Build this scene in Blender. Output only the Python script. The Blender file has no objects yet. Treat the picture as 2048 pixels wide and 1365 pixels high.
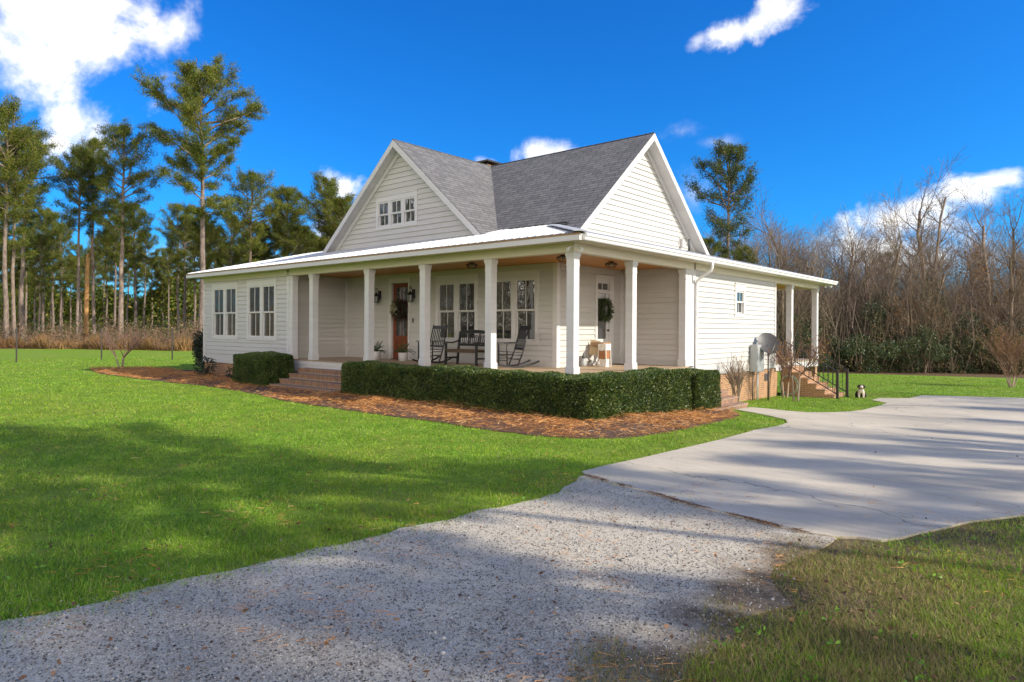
import bpy, bmesh, math, random
import numpy as np
from mathutils import Vector, Matrix
SC = bpy.context.scene
COL = SC.collection
R = math.radians
rnd = random.Random(7)
rng = np.random.default_rng(11)

# ------------------------------------------------------------------ camera (level, small roll, lens shift)
FZ = 0.85                                    # porch floor height
FOC, YAW, ROLL, V0 = 1358.7, 0.7110, 0.0059, 657.75
CAM = np.array([8.727, -12.212, 1.884])
FW = np.array([-math.sin(YAW), math.cos(YAW), 0.0]); RT = np.array([math.cos(YAW), math.sin(YAW), 0.0]); UP = np.array([0, 0, 1.0])
cd = bpy.data.cameras.new('camera'); cam = bpy.data.objects.new('camera', cd); COL.objects.link(cam)
cd.sensor_width = 36.0; cd.lens = FOC / 2048 * 36.0
cd.shift_y = (V0 - 682.5) / 2048
cd.clip_end = 3000
cr, sr = math.cos(ROLL), math.sin(ROLL)
xr = RT * cr + UP * sr; yu = -RT * sr + UP * cr; zb = -FW
cam.matrix_world = Matrix(((xr[0], yu[0], zb[0], CAM[0]), (xr[1], yu[1], zb[1], CAM[1]), (xr[2], yu[2], zb[2], CAM[2]), (0, 0, 0, 1)))
SC.camera = cam

def view_dir(u, v):
    """world direction of a point of the photograph, used to aim the sky's clouds and to lay out far trees by bearing"""
    du, dv = u - 1024, v - V0
    h = du * cr + dv * sr; w = -du * sr + dv * cr
    d = FOC * FW + h * RT - w * UP
    return d

def bearing(u, depth):
    d = view_dir(u, V0) / FOC
    p = CAM + d * depth
    return float(p[0]), float(p[1])

# ------------------------------------------------------------------ light
SUN = Vector((5.6, 1.9, 3.75)).normalized()
sl = bpy.data.lights.new('sun', 'SUN'); so = bpy.data.objects.new('sun', sl); COL.objects.link(so)
sl.energy = 5.0; sl.angle = R(0.55); sl.color = (1.0, 0.915, 0.78)
so.rotation_euler = (-SUN).to_track_quat('-Z', 'Y').to_euler()
SC.view_settings.view_transform = 'Standard'; SC.view_settings.look = 'None'
SC.view_settings.exposure = 0.27; SC.view_settings.gamma = 1.0
SC.cycles.max_bounces = 6; SC.cycles.diffuse_bounces = 4; SC.cycles.glossy_bounces = 3
SC.cycles.transmission_bounces = 4; SC.cycles.transparent_max_bounces = 6
SC.cycles.caustics_reflective = False; SC.cycles.caustics_refractive = False
SC.cycles.use_denoising = True
SC.cycles.sample_clamp_indirect = 6.0
SC.render.film_transparent = False

W = bpy.data.worlds.new('World'); SC.world = W; W.use_nodes = True
nt = W.node_tree; nt.nodes.clear()
def wn(t, **k):
    n = nt.nodes.new(t)
    for a, b in k.items(): setattr(n, a, b)
    return n
def wl(a, b): nt.links.new(a, b)
def wmath(op, a, b=None, c=None, clamp=False):
    n = wn('ShaderNodeMath', operation=op); n.use_clamp = clamp
    for i, x in enumerate((a, b, c)):
        if x is None: continue
        if isinstance(x, (int, float)): n.inputs[i].default_value = x
        else: wl(x, n.inputs[i])
    return n.outputs[0]
sky = wn('ShaderNodeTexSky'); sky.sky_type = 'NISHITA'; sky.sun_disc = False
sky.sun_elevation = math.asin(SUN.z); sky.sun_rotation = math.atan2(SUN.x, SUN.y)
sky.air_density = 1.0; sky.dust_density = 1.1; sky.ozone_density = 3.0; sky.altitude = 50
hs = wn('ShaderNodeHueSaturation'); hs.inputs['Saturation'].default_value = 1.25; hs.inputs['Value'].default_value = 1.0; hs.inputs['Hue'].default_value = 0.497
wl(sky.outputs[0], hs.inputs['Color'])
tc = wn('ShaderNodeTexCoord')
DIR = tc.outputs['Generated']
def wdot(vec):
    n = wn('ShaderNodeVectorMath', operation='DOT_PRODUCT'); wl(DIR, n.inputs[0]); n.inputs[1].default_value = tuple(float(x) for x in vec); return n.outputs['Value']
nz = wn('ShaderNodeTexNoise'); nz.inputs['Scale'].default_value = 7.0; nz.inputs['Detail'].default_value = 9.0; nz.inputs['Roughness'].default_value = 0.58
nz.inputs['Distortion'].default_value = 0.6
wl(DIR, nz.inputs['Vector'])
nz2 = wn('ShaderNodeTexNoise'); nz2.inputs['Scale'].default_value = 26.0; nz2.inputs['Detail'].default_value = 6.0; nz2.inputs['Roughness'].default_value = 0.6
wl(DIR, nz2.inputs['Vector'])
nn = wmath('ADD', wmath('MULTIPLY', wmath('SUBTRACT', nz.outputs['Fac'], 0.52), 3.4), wmath('MULTIPLY', wmath('SUBTRACT', nz2.outputs['Fac'], 0.5), 1.5))
# clouds: (bearing as seen in the photograph, half sizes, tilt in degrees, thickness)
CLOUDS = [(120, 40, 270, 150, 0, 1.0), (60, 130, 170, 120, 0, 1.0), (355, 60, 110, 60, -25, .75), (150, 235, 80, 95, 20, .95), (115, 292, 70, 40, -20, .9),
          (1500, 55, 130, 36, -20, 1.0), (1560, 25, 60, 40, 0, .9), (1395, 85, 30, 22, -30, .7), (1100, 303, 75, 32, -8, .85), (970, 326, 30, 14, 0, .7), (690, 368, 45, 34, 20, .95),
          (1880, 400, 150, 44, -16, 1.0), (1800, 440, 130, 55, -10, .95), (1985, 362, 75, 26, -10, .85), (1365, 262, 60, 30, -15, .42), (1440, 285, 70, 20, 0, .28),
          (640, 480, 140, 60, 0, .7), (1390, 385, 60, 60, 0, .45), (1290, 560, 300, 90, 0, .4), (1750, 500, 200, 60, 0, .7), (300, 560, 400, 90, 0, .35)]
mask = None
for (u, v, a, b, ang, st) in CLOUDS:
    d0 = view_dir(u, v); L0 = np.linalg.norm(d0); d0 = d0 / L0
    e1 = view_dir(u + 50, v) - view_dir(u, v); e1 = e1 - d0 * (e1 @ d0); e1 /= np.linalg.norm(e1); e2 = np.cross(d0, e1)
    ca, sa = math.cos(R(-ang)), math.sin(R(-ang))
    f1 = e1 * ca - e2 * sa; f2 = e1 * sa + e2 * ca
    dd = wmath('MAXIMUM', wdot(d0), 0.05)
    x = wmath('DIVIDE', wdot(f1 * (L0 / a)), dd); y = wmath('DIVIDE', wdot(f2 * (L0 / b)), dd)
    q = wmath('SQRT', wmath('ADD', wmath('MULTIPLY', x, x), wmath('MULTIPLY', y, y)))
    m = wmath('MULTIPLY', wmath('MULTIPLY', wmath('ADD', wmath('SUBTRACT', 1.0, q), nn), 0.95, clamp=True), st)
    mask = m if mask is None else wmath('MAXIMUM', mask, m)
# added broken cloud in the unseen sky behind, as shade fill; mirrored in the panes
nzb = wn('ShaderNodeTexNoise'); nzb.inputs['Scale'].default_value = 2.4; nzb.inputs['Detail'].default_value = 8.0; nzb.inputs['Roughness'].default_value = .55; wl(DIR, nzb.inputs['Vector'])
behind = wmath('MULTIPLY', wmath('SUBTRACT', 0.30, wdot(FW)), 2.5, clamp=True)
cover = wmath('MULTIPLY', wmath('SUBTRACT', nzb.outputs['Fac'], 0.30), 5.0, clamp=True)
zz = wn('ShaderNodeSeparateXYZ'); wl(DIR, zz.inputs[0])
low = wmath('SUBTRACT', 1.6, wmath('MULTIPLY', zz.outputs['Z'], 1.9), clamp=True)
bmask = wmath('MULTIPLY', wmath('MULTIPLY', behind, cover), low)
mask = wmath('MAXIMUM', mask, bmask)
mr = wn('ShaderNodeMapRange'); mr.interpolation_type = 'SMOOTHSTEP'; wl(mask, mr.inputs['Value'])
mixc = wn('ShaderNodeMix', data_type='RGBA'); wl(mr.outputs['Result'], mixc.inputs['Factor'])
ccol = wn('ShaderNodeMix', data_type='RGBA'); cf = wn('ShaderNodeMapRange'); wl(nz.outputs['Fac'], cf.inputs['Value']); cf.inputs['From Min'].default_value = .35; cf.inputs['From Max'].default_value = .62; wl(cf.outputs['Result'], ccol.inputs['Factor'])
ccol.inputs['A'].default_value = (5.9, 6.5, 7.5, 1); ccol.inputs['B'].default_value = (11.5, 10.9, 10.0, 1)
tint = wn('ShaderNodeMix', data_type='RGBA'); tint.blend_type = 'MULTIPLY'; tint.inputs['Factor'].default_value = 1.0
sunlit = wn('ShaderNodeMix', data_type='RGBA'); wl(bmask, sunlit.inputs['Factor']); wl(ccol.outputs['Result'], sunlit.inputs['A']); sunlit.inputs['B'].default_value = (22.0, 20.0, 18.2, 1)   # the added rear clouds, set extra bright to fill the shaded walls
wl(hs.outputs[0], tint.inputs['A']); tint.inputs['B'].default_value = (.16, .84, 1.48, 1)
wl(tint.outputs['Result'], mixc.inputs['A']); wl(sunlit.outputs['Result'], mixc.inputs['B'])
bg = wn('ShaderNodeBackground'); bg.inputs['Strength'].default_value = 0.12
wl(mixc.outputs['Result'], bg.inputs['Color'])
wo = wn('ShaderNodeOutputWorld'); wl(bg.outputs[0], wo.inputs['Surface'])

# ------------------------------------------------------------------ materials
def new_mat(name):
    m = bpy.data.materials.new(name); m.use_nodes = True
    return m, m.node_tree, m.node_tree.nodes['Principled BSDF']
def add(t, kind, **k):
    n = t.nodes.new(kind)
    for a, b in k.items(): setattr(n, a, b)
    return n
def coords(t, space='UV', scale=(1, 1, 1)):
    c = add(t, 'ShaderNodeTexCoord'); mp = add(t, 'ShaderNodeMapping'); mp.inputs['Scale'].default_value = scale
    t.links.new(c.outputs[space], mp.inputs['Vector']); return mp.outputs[0]
def noise(t, vec, scale, detail=4, rough=.6, dist=0):
    n = add(t, 'ShaderNodeTexNoise'); n.inputs['Scale'].default_value = scale; n.inputs['Detail'].default_value = detail
    n.inputs['Roughness'].default_value = rough; n.inputs['Distortion'].default_value = dist
    if vec is not None: t.links.new(vec, n.inputs['Vector'])
    return n.outputs['Fac']
def ramp(t, fac, stops):
    r = add(t, 'ShaderNodeValToRGB'); e = r.color_ramp.elements
    while len(e) < len(stops): e.new(0.5)
    for i, (p, c) in enumerate(stops): e[i].position = p; e[i].color = (*c, 1) if len(c) == 3 else c
    t.links.new(fac, r.inputs['Fac']); return r.outputs['Color']
def mixcol(t, fac, a, b, mode='MIX'):
    n = add(t, 'ShaderNodeMix', data_type='RGBA'); n.blend_type = mode
    for s, x in (('Factor', fac), ('A', a), ('B', b)):
        if isinstance(x, (int, float)): n.inputs[s].default_value = x
        elif isinstance(x, tuple): n.inputs[s].default_value = (*x, 1)
        else: t.links.new(x, n.inputs[s])
    return n.outputs['Result']
def bump(t, b, height, strength=.3, dist=.01):
    n = add(t, 'ShaderNodeBump'); n.inputs['Strength'].default_value = strength; n.inputs['Distance'].default_value = dist
    t.links.new(height, n.inputs['Height']); t.links.new(n.outputs[0], b.inputs['Normal']); return n
def plain(name, col, rough=.6, var=.12, scale=6, metal=0, spec=.5, bumpy=0):
    m, t, b = new_mat(name)
    v = coords(t, 'Object'); f = noise(t, v, scale, 5)
    lo = tuple(c * (1 - var) for c in col); hi = tuple(min(1, c * (1 + var)) for c in col)
    t.links.new(ramp(t, f, [(.3, lo), (.7, hi)]), b.inputs['Base Color'])
    b.inputs['Roughness'].default_value = rough; b.inputs['Metallic'].default_value = metal; b.inputs['Specular IOR Level'].default_value = spec
    if bumpy: bump(t, b, noise(t, v, scale * 8, 4), bumpy, .004)
    return m
def island(name, stops, rough=.6, trans=0.0, noise_amt=0, spec=.3, big=None, big2=None):
    """leaf, needle or blade material: colour varies from piece to piece"""
    m, t, b = new_mat(name)
    g = add(t, 'ShaderNodeNewGeometry')
    col = ramp(t, g.outputs['Random Per Island'], stops)
    if big:
        v = coords(t, 'Object'); f = noise(t, v, big[0], 3)
        col = mixcol(t, ramp(t, f, [(.38, (0, 0, 0)), (.62, (1, 1, 1))]), col, big[1], 'MULTIPLY')
    if big2:
        f = noise(t, coords(t, 'Object'), big2[0], 4, .6)
        col = mixcol(t, ramp(t, f, [(.40, (0, 0, 0)), (.64, (1, 1, 1))]), col, big2[1], 'MULTIPLY')
    t.links.new(col, b.inputs['Base Color']); b.inputs['Roughness'].default_value = rough; b.inputs['Specular IOR Level'].default_value = spec
    if trans:
        tr = add(t, 'ShaderNodeBsdfTranslucent'); t.links.new(col, tr.inputs['Color'])
        mx = add(t, 'ShaderNodeMixShader'); mx.inputs[0].default_value = trans
        out = t.nodes['Material Output']
        t.links.new(b.outputs[0], mx.inputs[1]); t.links.new(tr.outputs[0], mx.inputs[2]); t.links.new(mx.outputs[0], out.inputs['Surface'])
    return m

M = {}
# painted wood
def paint(name, col, dirt=.06):
    m, t, b = new_mat(name)
    v = coords(t, 'Object'); f = noise(t, v, 2.2, 6, .65); f2 = noise(t, coords(t, 'Object', (3, 3, 40)), 4, 4)
    c = mixcol(t, f, tuple(x * (1 - dirt) for x in col), tuple(min(.93, x * (1 + dirt)) for x in col))
    f9 = noise(t, coords(t, 'Object', (.25, .25, 6.2)), 1.0, 2, .5)
    c = mixcol(t, .6, c, ramp(t, f9, [(.3, (.90, .90, .89)), (.7, (1.05, 1.05, 1.05))]), 'MULTIPLY')
    sz_ = add(t, 'ShaderNodeSeparateXYZ'); t.links.new(v, sz_.inputs[0]); sp_ = add(t, 'ShaderNodeMapRange'); t.links.new(sz_.outputs['Z'], sp_.inputs['Value'])
    sp_.inputs['From Min'].default_value = 1.15; sp_.inputs['From Max'].default_value = .5; sp_.inputs['To Max'].default_value = .45
    ml_ = add(t, 'ShaderNodeMath', operation='MULTIPLY'); t.links.new(sp_.outputs[0], ml_.inputs[0]); t.links.new(noise(t, v, 5, 5, .7), ml_.inputs[1])
    c = mixcol(t, ml_.outputs[0], c, (.34, .29, .22))
    t.links.new(c, b.inputs['Base Color']); b.inputs['Roughness'].default_value = .5; b.inputs['Specular IOR Level'].default_value = .35
    bump(t, b, f2, .12, .003)
    return m
M['siding'] = paint('cream_siding_paint', (.51, .497, .468))
M['trim'] = paint('white_trim_paint', (.60, .588, .575), .04)
M['soffit'] = paint('soffit_paint', (.72, .66, .54))
M['gutter'] = plain('gutter_metal', (.76, .76, .75), .35, .05, 3)
def boards(name, c1, c2, width, rough=.5, ax='x'):
    m, t, b = new_mat(name)
    v = coords(t, 'UV'); br = add(t, 'ShaderNodeTexBrick'); t.links.new(v, br.inputs['Vector'])
    br.inputs['Scale'].default_value = 1.0; br.inputs['Mortar Size'].default_value = .004; br.inputs['Row Height'].default_value = width
    br.inputs['Brick Width'].default_value = 3.6; br.inputs['Color1'].default_value = (*c1, 1); br.inputs['Color2'].default_value = (*c2, 1)
    br.inputs['Mortar'].default_value = (c1[0] * .18, c1[1] * .18, c1[2] * .18, 1); br.offset = .37
    g = noise(t, coords(t, 'UV', (2, 60, 1)), 3, 5)
    c = mixcol(t, .55, br.outputs['Color'], ramp(t, g, [(.25, (.55, .5, .45)), (.75, (1.0, 1.0, 1.0))]), 'MULTIPLY')
    t.links.new(c, b.inputs['Base Color']); b.inputs['Roughness'].default_value = rough
    bump(t, b, br.outputs['Fac'], -.4, .004)
    return m
M['deck'] = boards('porch_floor_boards', (.50, .36, .22), (.42, .31, .20), .12, .55)
M['ceiling'] = boards('stained_ceiling_boards', (.62, .27, .03), (.52, .20, .02), .09, .4)
def brickmat(name):
    m, t, b = new_mat(name)
    v = coords(t, 'UV'); br = add(t, 'ShaderNodeTexBrick'); t.links.new(v, br.inputs['Vector'])
    br.inputs['Scale'].default_value = 1.0; br.inputs['Brick Width'].default_value = .205; br.inputs['Row Height'].default_value = .068
    br.inputs['Mortar Size'].default_value = .0095; br.inputs['Mortar Smooth'].default_value = .2; br.inputs['Bias'].default_value = -.1
    br.inputs['Color1'].default_value = (.43, .19, .07, 1); br.inputs['Color2'].default_value = (.25, .10, .045, 1); br.inputs['Mortar'].default_value = (.42, .36, .28, 1)
    n1 = noise(t, v, 5, 4); n2 = noise(t, v, 60, 3)
    c = mixcol(t, ramp(t, n1, [(.35, (0, 0, 0)), (.7, (.55, .55, .55))]), br.outputs['Color'], (.50, .30, .12))
    c = mixcol(t, .45, c, ramp(t, n2, [(.3, (.45, .4, .4)), (.7, (1.1, 1.05, 1.0))]), 'MULTIPLY')
    t.links.new(c, b.inputs['Base Color']); b.inputs['Roughness'].default_value = .85
    bump(t, b, br.outputs['Fac'], -.7, .008)
    return m
M['brick'] = brickmat('orange_brown_brick')
def rowlock():
    m = M['brick'].copy(); m.name = 'rowlock_brick'
    for n in m.node_tree.nodes:
        if n.type == 'TEX_BRICK': n.inputs['Brick Width'].default_value = .082; n.inputs['Row Height'].default_value = .155; n.inputs['Mortar Size'].default_value = .011; n.offset = 0; n.inputs['Color1'].default_value = (.26, .105, .055, 1); n.inputs['Color2'].default_value = (.09, .05, .038, 1); n.inputs['Mortar'].default_value = (.34, .31, .28, 1)
    return m
M['rowlock'] = rowlock()
def shinglemat():
    m, t, b = new_mat('grey_shingles')
    v = coords(t, 'UV'); br = add(t, 'ShaderNodeTexBrick'); t.links.new(v, br.inputs['Vector'])
    br.inputs['Scale'].default_value = 1.0; br.inputs['Brick Width'].default_value = .31; br.inputs['Row Height'].default_value = .143
    br.inputs['Mortar Size'].default_value = .011; br.inputs['Mortar Smooth'].default_value = .35; br.inputs['Bias'].default_value = 0; br.squash = 1.3
    br.inputs['Color1'].default_value = (.178, .172, .166, 1); br.inputs['Color2'].default_value = (.118, .115, .113, 1); br.inputs['Mortar'].default_value = (.03, .03, .032, 1)
    n1 = noise(t, v, 1.2, 4); n2 = noise(t, v, 90, 2)
    c = mixcol(t, .4, br.outputs['Color'], ramp(t, n2, [(.3, (.5, .5, .51)), (.7, (1.3, 1.29, 1.28))]), 'MULTIPLY')
    c = mixcol(t, .25, c, ramp(t, n1, [(.3, (.85, .85, .85)), (.7, (1.06, 1.06, 1.06))]), 'MULTIPLY')
    t.links.new(c, b.inputs['Base Color']); b.inputs['Roughness'].default_value = .9
    # each course is thicker at its lower edge
    sx = add(t, 'ShaderNodeSeparateXYZ'); t.links.new(v, sx.inputs[0])
    fr = add(t, 'ShaderNodeMath', operation='FRACT'); dv = add(t, 'ShaderNodeMath', operation='DIVIDE'); t.links.new(sx.outputs['Y'], dv.inputs[0]); dv.inputs[1].default_value = .143
    t.links.new(dv.outputs[0], fr.inputs[0]); iv = add(t, 'ShaderNodeMath', operation='SUBTRACT'); iv.inputs[0].default_value = 1.0; t.links.new(fr.outputs[0], iv.inputs[1])
    ad = add(t, 'ShaderNodeMath', operation='MULTIPLY_ADD'); t.links.new(n2, ad.inputs[0]); ad.inputs[1].default_value = .3; t.links.new(iv.outputs[0], ad.inputs[2])
    bump(t, b, ad.outputs[0], .8, .012)
    return m
M['shingle'] = shinglemat()
def metalroof():
    m, t, b = new_mat('galvanised_roof_metal')
    v = coords(t, 'Object'); f = noise(t, v, 3, 5)
    t.links.new(ramp(t, f, [(.3, (.48, .49, .50)), (.7, (.60, .60, .59))]), b.inputs['Base Color'])
    b.inputs['Metallic'].default_value = .25; b.inputs['Roughness'].default_value = .45
    return m
M['metal'] = metalroof()
M['black'] = plain('black_paint', (.018, .018, .02), .4, .3, 8)
M['iron'] = plain('bronze_iron', (.03, .024, .02), .45, .3, 8)
M['darkgrey'] = plain('dark_grey_metal', (.07, .072, .075), .5, .2, 5)
M['grey'] = plain('grey_painted_metal', (.36, .37, .37), .5, .08, 4)
M['dishgrey'] = plain('dish_grey', (.06, .058, .055), .5, .08, 4)
def glassmat(name, inner, refl=.34, wav=.5):
    m, t, b = new_mat(name)
    v = coords(t, 'Object')
    f = noise(t, v, 2.3, 2, .4, 1.2)
    b.inputs['Base Color'].default_value = (*inner, 1); b.inputs['Roughness'].default_value = .5
    gl = add(t, 'ShaderNodeBsdfGlossy'); gl.inputs['Roughness'].default_value = .012; gl.inputs['Color'].default_value = (.92, .95, .95, 1)
    bp = add(t, 'ShaderNodeBump'); bp.inputs['Strength'].default_value = wav; bp.inputs['Distance'].default_value = .02
    t.links.new(f, bp.inputs['Height']); t.links.new(bp.outputs[0], gl.inputs['Normal'])
    mx = add(t, 'ShaderNodeMixShader'); mx.inputs[0].default_value = refl
    t.links.new(b.outputs[0], mx.inputs[1]); t.links.new(gl.outputs[0], mx.inputs[2])
    t.links.new(mx.outputs[0], t.nodes['Material Output'].inputs['Surface'])
    return m
M['glass'] = glassmat('window_glass', (.010, .009, .009), .25, .26)
M['doorglass'] = glassmat('door_glass', (.03, .03, .034), .22, .1)
M['lampglass'] = glassmat('lantern_glass', (.20, .21, .21), .25, .2)
def wood(name, c1, c2, rough=.4):
    m, t, b = new_mat(name)
    g = noise(t, coords(t, 'Object', (14, 14, 1.2)), 3, 6, .6, .8)
    t.links.new(ramp(t, g, [(.3, c1), (.7, c2)]), b.inputs['Base Color']); b.inputs['Roughness'].default_value = rough
    return m
M['mahogany'] = wood('red_stained_wood', (.10, .022, .008), (.24, .065, .02), .35)
M['oldwood'] = wood('weathered_plank', (.20, .10, .045), (.42, .28, .16), .7)
M['tanwood'] = wood('tan_board', (.40, .29, .16), (.55, .42, .26), .6)
M['benchseat'] = wood('brown_slats', (.075, .045, .025), (.13, .085, .05), .5)
M['pot'] = plain('white_ceramic', (.72, .72, .72), .35, .04, 5)
M['whitewood'] = plain('chipped_white_paint', (.66, .62, .55), .6, .2, 9)
M['cardboard'] = plain('orange_brown_box', (.30, .13, .05), .7, .2, 8)
M['hose'] = plain('pale_hose', (.34, .38, .26), .5, .15, 5)
M['concrete_cap'] = plain('grey_mortar', (.35, .33, .30), .9, .2, 20, bumpy=.4)
M['bark_pine'] = None
def bark(name, c1, c2, sc=5):
    m, t, b = new_mat(name)
    v = coords(t, 'Object', (1, 1, .35)); f = noise(t, v, sc, 6, .7, .5)
    oi = add(t, 'ShaderNodeObjectInfo')
    c = ramp(t, f, [(.35, c1), (.65, c2)])
    c = mixcol(t, .6, c, ramp(t, oi.outputs['Random'], [(0, (.62, .6, .6)), (1, (1.25, 1.18, 1.1))]), 'MULTIPLY')
    t.links.new(c, b.inputs['Base Color']); b.inputs['Roughness'].default_value = .9; bump(t, b, f, .9, .05)
    return m
M['bark_pine'] = bark('pine_bark', (.115, .085, .068), (.32, .25, .205))
M['bark_snag'] = bark('bare_orange_wood', (.34, .17, .06), (.55, .32, .12))
M['bark_grey'] = bark('grey_bark', (.09, .066, .048), (.29, .225, .165), 3)
M['twig_red'] = bark('reddish_twigs', (.13, .07, .05), (.33, .20, .14), 3)
M['twig_pale'] = bark('pale_branches', (.25, .18, .13), (.48, .38, .29), 3)
M['twig_brown'] = bark('brown_twigs', (.17, .095, .055), (.40, .25, .155), 3)
M['needles'] = island('pine_needles', [(0, (.06, .098, .016)), (.4, (.155, .195, .026)), (.85, (.28, .27, .034)), (1, (.38, .26, .05))], .55, .38, big=(.30, (.62, .72, .62)))
M['needles_dark'] = island('dark_pine_needles', [(0, (.035, .065, .016)), (.6, (.10, .13, .028)), (1, (.19, .18, .035))], .55, .3, big=(.4, (.6, .7, .65)))
M['holly'] = island('evergreen_leaves', [(0, (.02, .04, .014)), (.6, (.05, .08, .022)), (1, (.12, .14, .04))], .45, .12, spec=.5)
M['boxleaf'] = island('clipped_hedge_leaves', [(0, (.020, .045, .011)), (.4, (.062, .11, .018)), (.8, (.135, .185, .03)), (1, (.28, .27, .07))], .4, .15, spec=.5, big=(3.2, (.5, .6, .5)))
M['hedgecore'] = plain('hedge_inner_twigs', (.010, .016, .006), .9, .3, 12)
M['darkleaf'] = island('dark_shrub_leaves', [(0, (.006, .015, .007)), (.7, (.018, .032, .012)), (1, (.08, .075, .03))], .4, .05, spec=.5)
M['bramble'] = island('underbrush_leaves', [(0, (.024, .034, .012)), (.34, (.06, .08, .024)), (.56, (.12, .12, .045)), (.72, (.20, .15, .085)), (.9, (.30, .18, .075)), (1, (.42, .33, .19))], .7, .18, big=(.22, (.62, .7, .68)))
M['dryleaf'] = island('russet_leaves', [(0, (.16, .07, .02)), (.6, (.28, .14, .04)), (1, (.34, .20, .06))], .7, .3)
M['drygrass'] = island('dry_tan_brush', [(0, (.16, .09, .04)), (.4, (.33, .19, .075)), (.75, (.45, .27, .10)), (1, (.34, .24, .17))], .8, .25, big=(.25, (.7, .66, .62)))
M['sago'] = island('sago_leaves', [(0, (.02, .06, .02)), (1, (.07, .13, .04))], .4, .1, spec=.5)
M['straw'] = island('pine_straw_needles', [(0, (.24, .09, .026)), (.45, (.54, .23, .065)), (.85, (.70, .36, .12)), (1, (.74, .50, .25))], .7, .1)
M['grass'] = island('grass_blades', [(0, (.065, .145, .012)), (.3, (.19, .36, .022)), (.7, (.33, .53, .036)), (.88, (.48, .60, .10)), (.94, (.46, .40, .19)), (1, (.30, .22, .11))], .5, .3, big=(1.6, (.60, .72, .6)), big2=(.33, (1.06, .93, .8)))
M['grass_dry'] = island('thin_dry_grass', [(0, (.10, .12, .02)), (.35, (.24, .27, .055)), (.65, (.34, .25, .11)), (.85, (.42, .30, .17)), (1, (.16, .10, .055))], .7, .2)
M['debris'] = island('dark_debris', [(0, (.05, .03, .02)), (.6, (.14, .075, .04)), (1, (.30, .17, .09))], .8)
M['clover'] = island('weed_leaves', [(0, (.10, .26, .02)), (1, (.22, .40, .04))], .5, .3)
def lawnmat():
    m, t, b = new_mat('lawn_ground')
    v = coords(t, 'Object'); f1 = noise(t, v, .35, 4); f2 = noise(t, v, 9, 5, .7); f3 = noise(t, coords(t, 'Object', (1, 1, 1)), 55, 3, .7)
    c = ramp(t, f2, [(.25, (.095, .17, .016)), (.5, (.19, .33, .028)), (.75, (.29, .42, .05))])
    c = mixcol(t, .75, c, ramp(t, f3, [(.3, (.45, .5, .4)), (.7, (1.3, 1.25, 1.1))]), 'MULTIPLY')
    c = mixcol(t, ramp(t, f1, [(.45, (0, 0, 0)), (.68, (.55, .55, .55))]), c, (.27, .29, .06))
    f7 = noise(t, v, 1.3, 4, .65); c = mixcol(t, ramp(t, f7, [(.55, (0, 0, 0)), (.75, (.5, .5, .5))]), c, (.20, .19, .06))
    sq_ = add(t, 'ShaderNodeSeparateXYZ'); t.links.new(v, sq_.inputs[0])                 # worn olive-brown turf right of the drive
    w1 = add(t, 'ShaderNodeMapRange'); t.links.new(sq_.outputs['X'], w1.inputs['Value']); w1.inputs['From Min'].default_value = 6.0; w1.inputs['From Max'].default_value = 7.0
    w2 = add(t, 'ShaderNodeMapRange'); t.links.new(sq_.outputs['Y'], w2.inputs['Value']); w2.inputs['From Min'].default_value = -1.5; w2.inputs['From Max'].default_value = -3.0
    w3 = add(t, 'ShaderNodeMath', operation='MULTIPLY'); t.links.new(w1.outputs[0], w3.inputs[0]); t.links.new(w2.outputs[0], w3.inputs[1])
    w4 = add(t, 'ShaderNodeMath', operation='MULTIPLY'); t.links.new(w3.outputs[0], w4.inputs[0]); w4.inputs[1].default_value = 1.0
    c = mixcol(t, w4.outputs[0], c, ramp(t, noise(t, v, 26, 4, .7), [(.3, (.085, .06, .038)), (.5, (.16, .12, .07)), (.7, (.27, .21, .13))]))
    # leaf litter where the woods begin (distance from the middle of the clearing)
    sx = add(t, 'ShaderNodeSeparateXYZ'); t.links.new(v, sx.inputs[0])
    def mth(op, a, bb):
        n = add(t, 'ShaderNodeMath', operation=op)
        for i, x in enumerate((a, bb)):
            if isinstance(x, (int, float)): n.inputs[i].default_value = x
            else: t.links.new(x, n.inputs[i])
        return n.outputs[0]
    # left woods edge runs along a line, back woods edge along Y
    edge1 = mth('ADD', mth('MULTIPLY', sx.outputs['X'], -1.0), mth('MULTIPLY', sx.outputs['Y'], .55))
    e1 = mth('GREATER_THAN', mth('ADD', edge1, mth('MULTIPLY', f2, 2.0)), 58.5)
    e2 = mth('GREATER_THAN', mth('ADD', mth('SUBTRACT', sx.outputs['Y'], mth('MULTIPLY', sx.outputs['X'], .45)), mth('MULTIPLY', f2, 2.0)), 35.6)
    wood_ = mth('MAXIMUM', e1, e2)
    litter = ramp(t, f2, [(.3, (.085, .055, .03)), (.7, (.20, .13, .07))])
    c = mixcol(t, wood_, c, litter)
    t.links.new(c, b.inputs['Base Color']); b.inputs['Roughness'].default_value = .9; b.inputs['Specular IOR Level'].default_value = .15
    bump(t, b, f3, .9, .05)
    return m
M['lawn'] = lawnmat()
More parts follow.
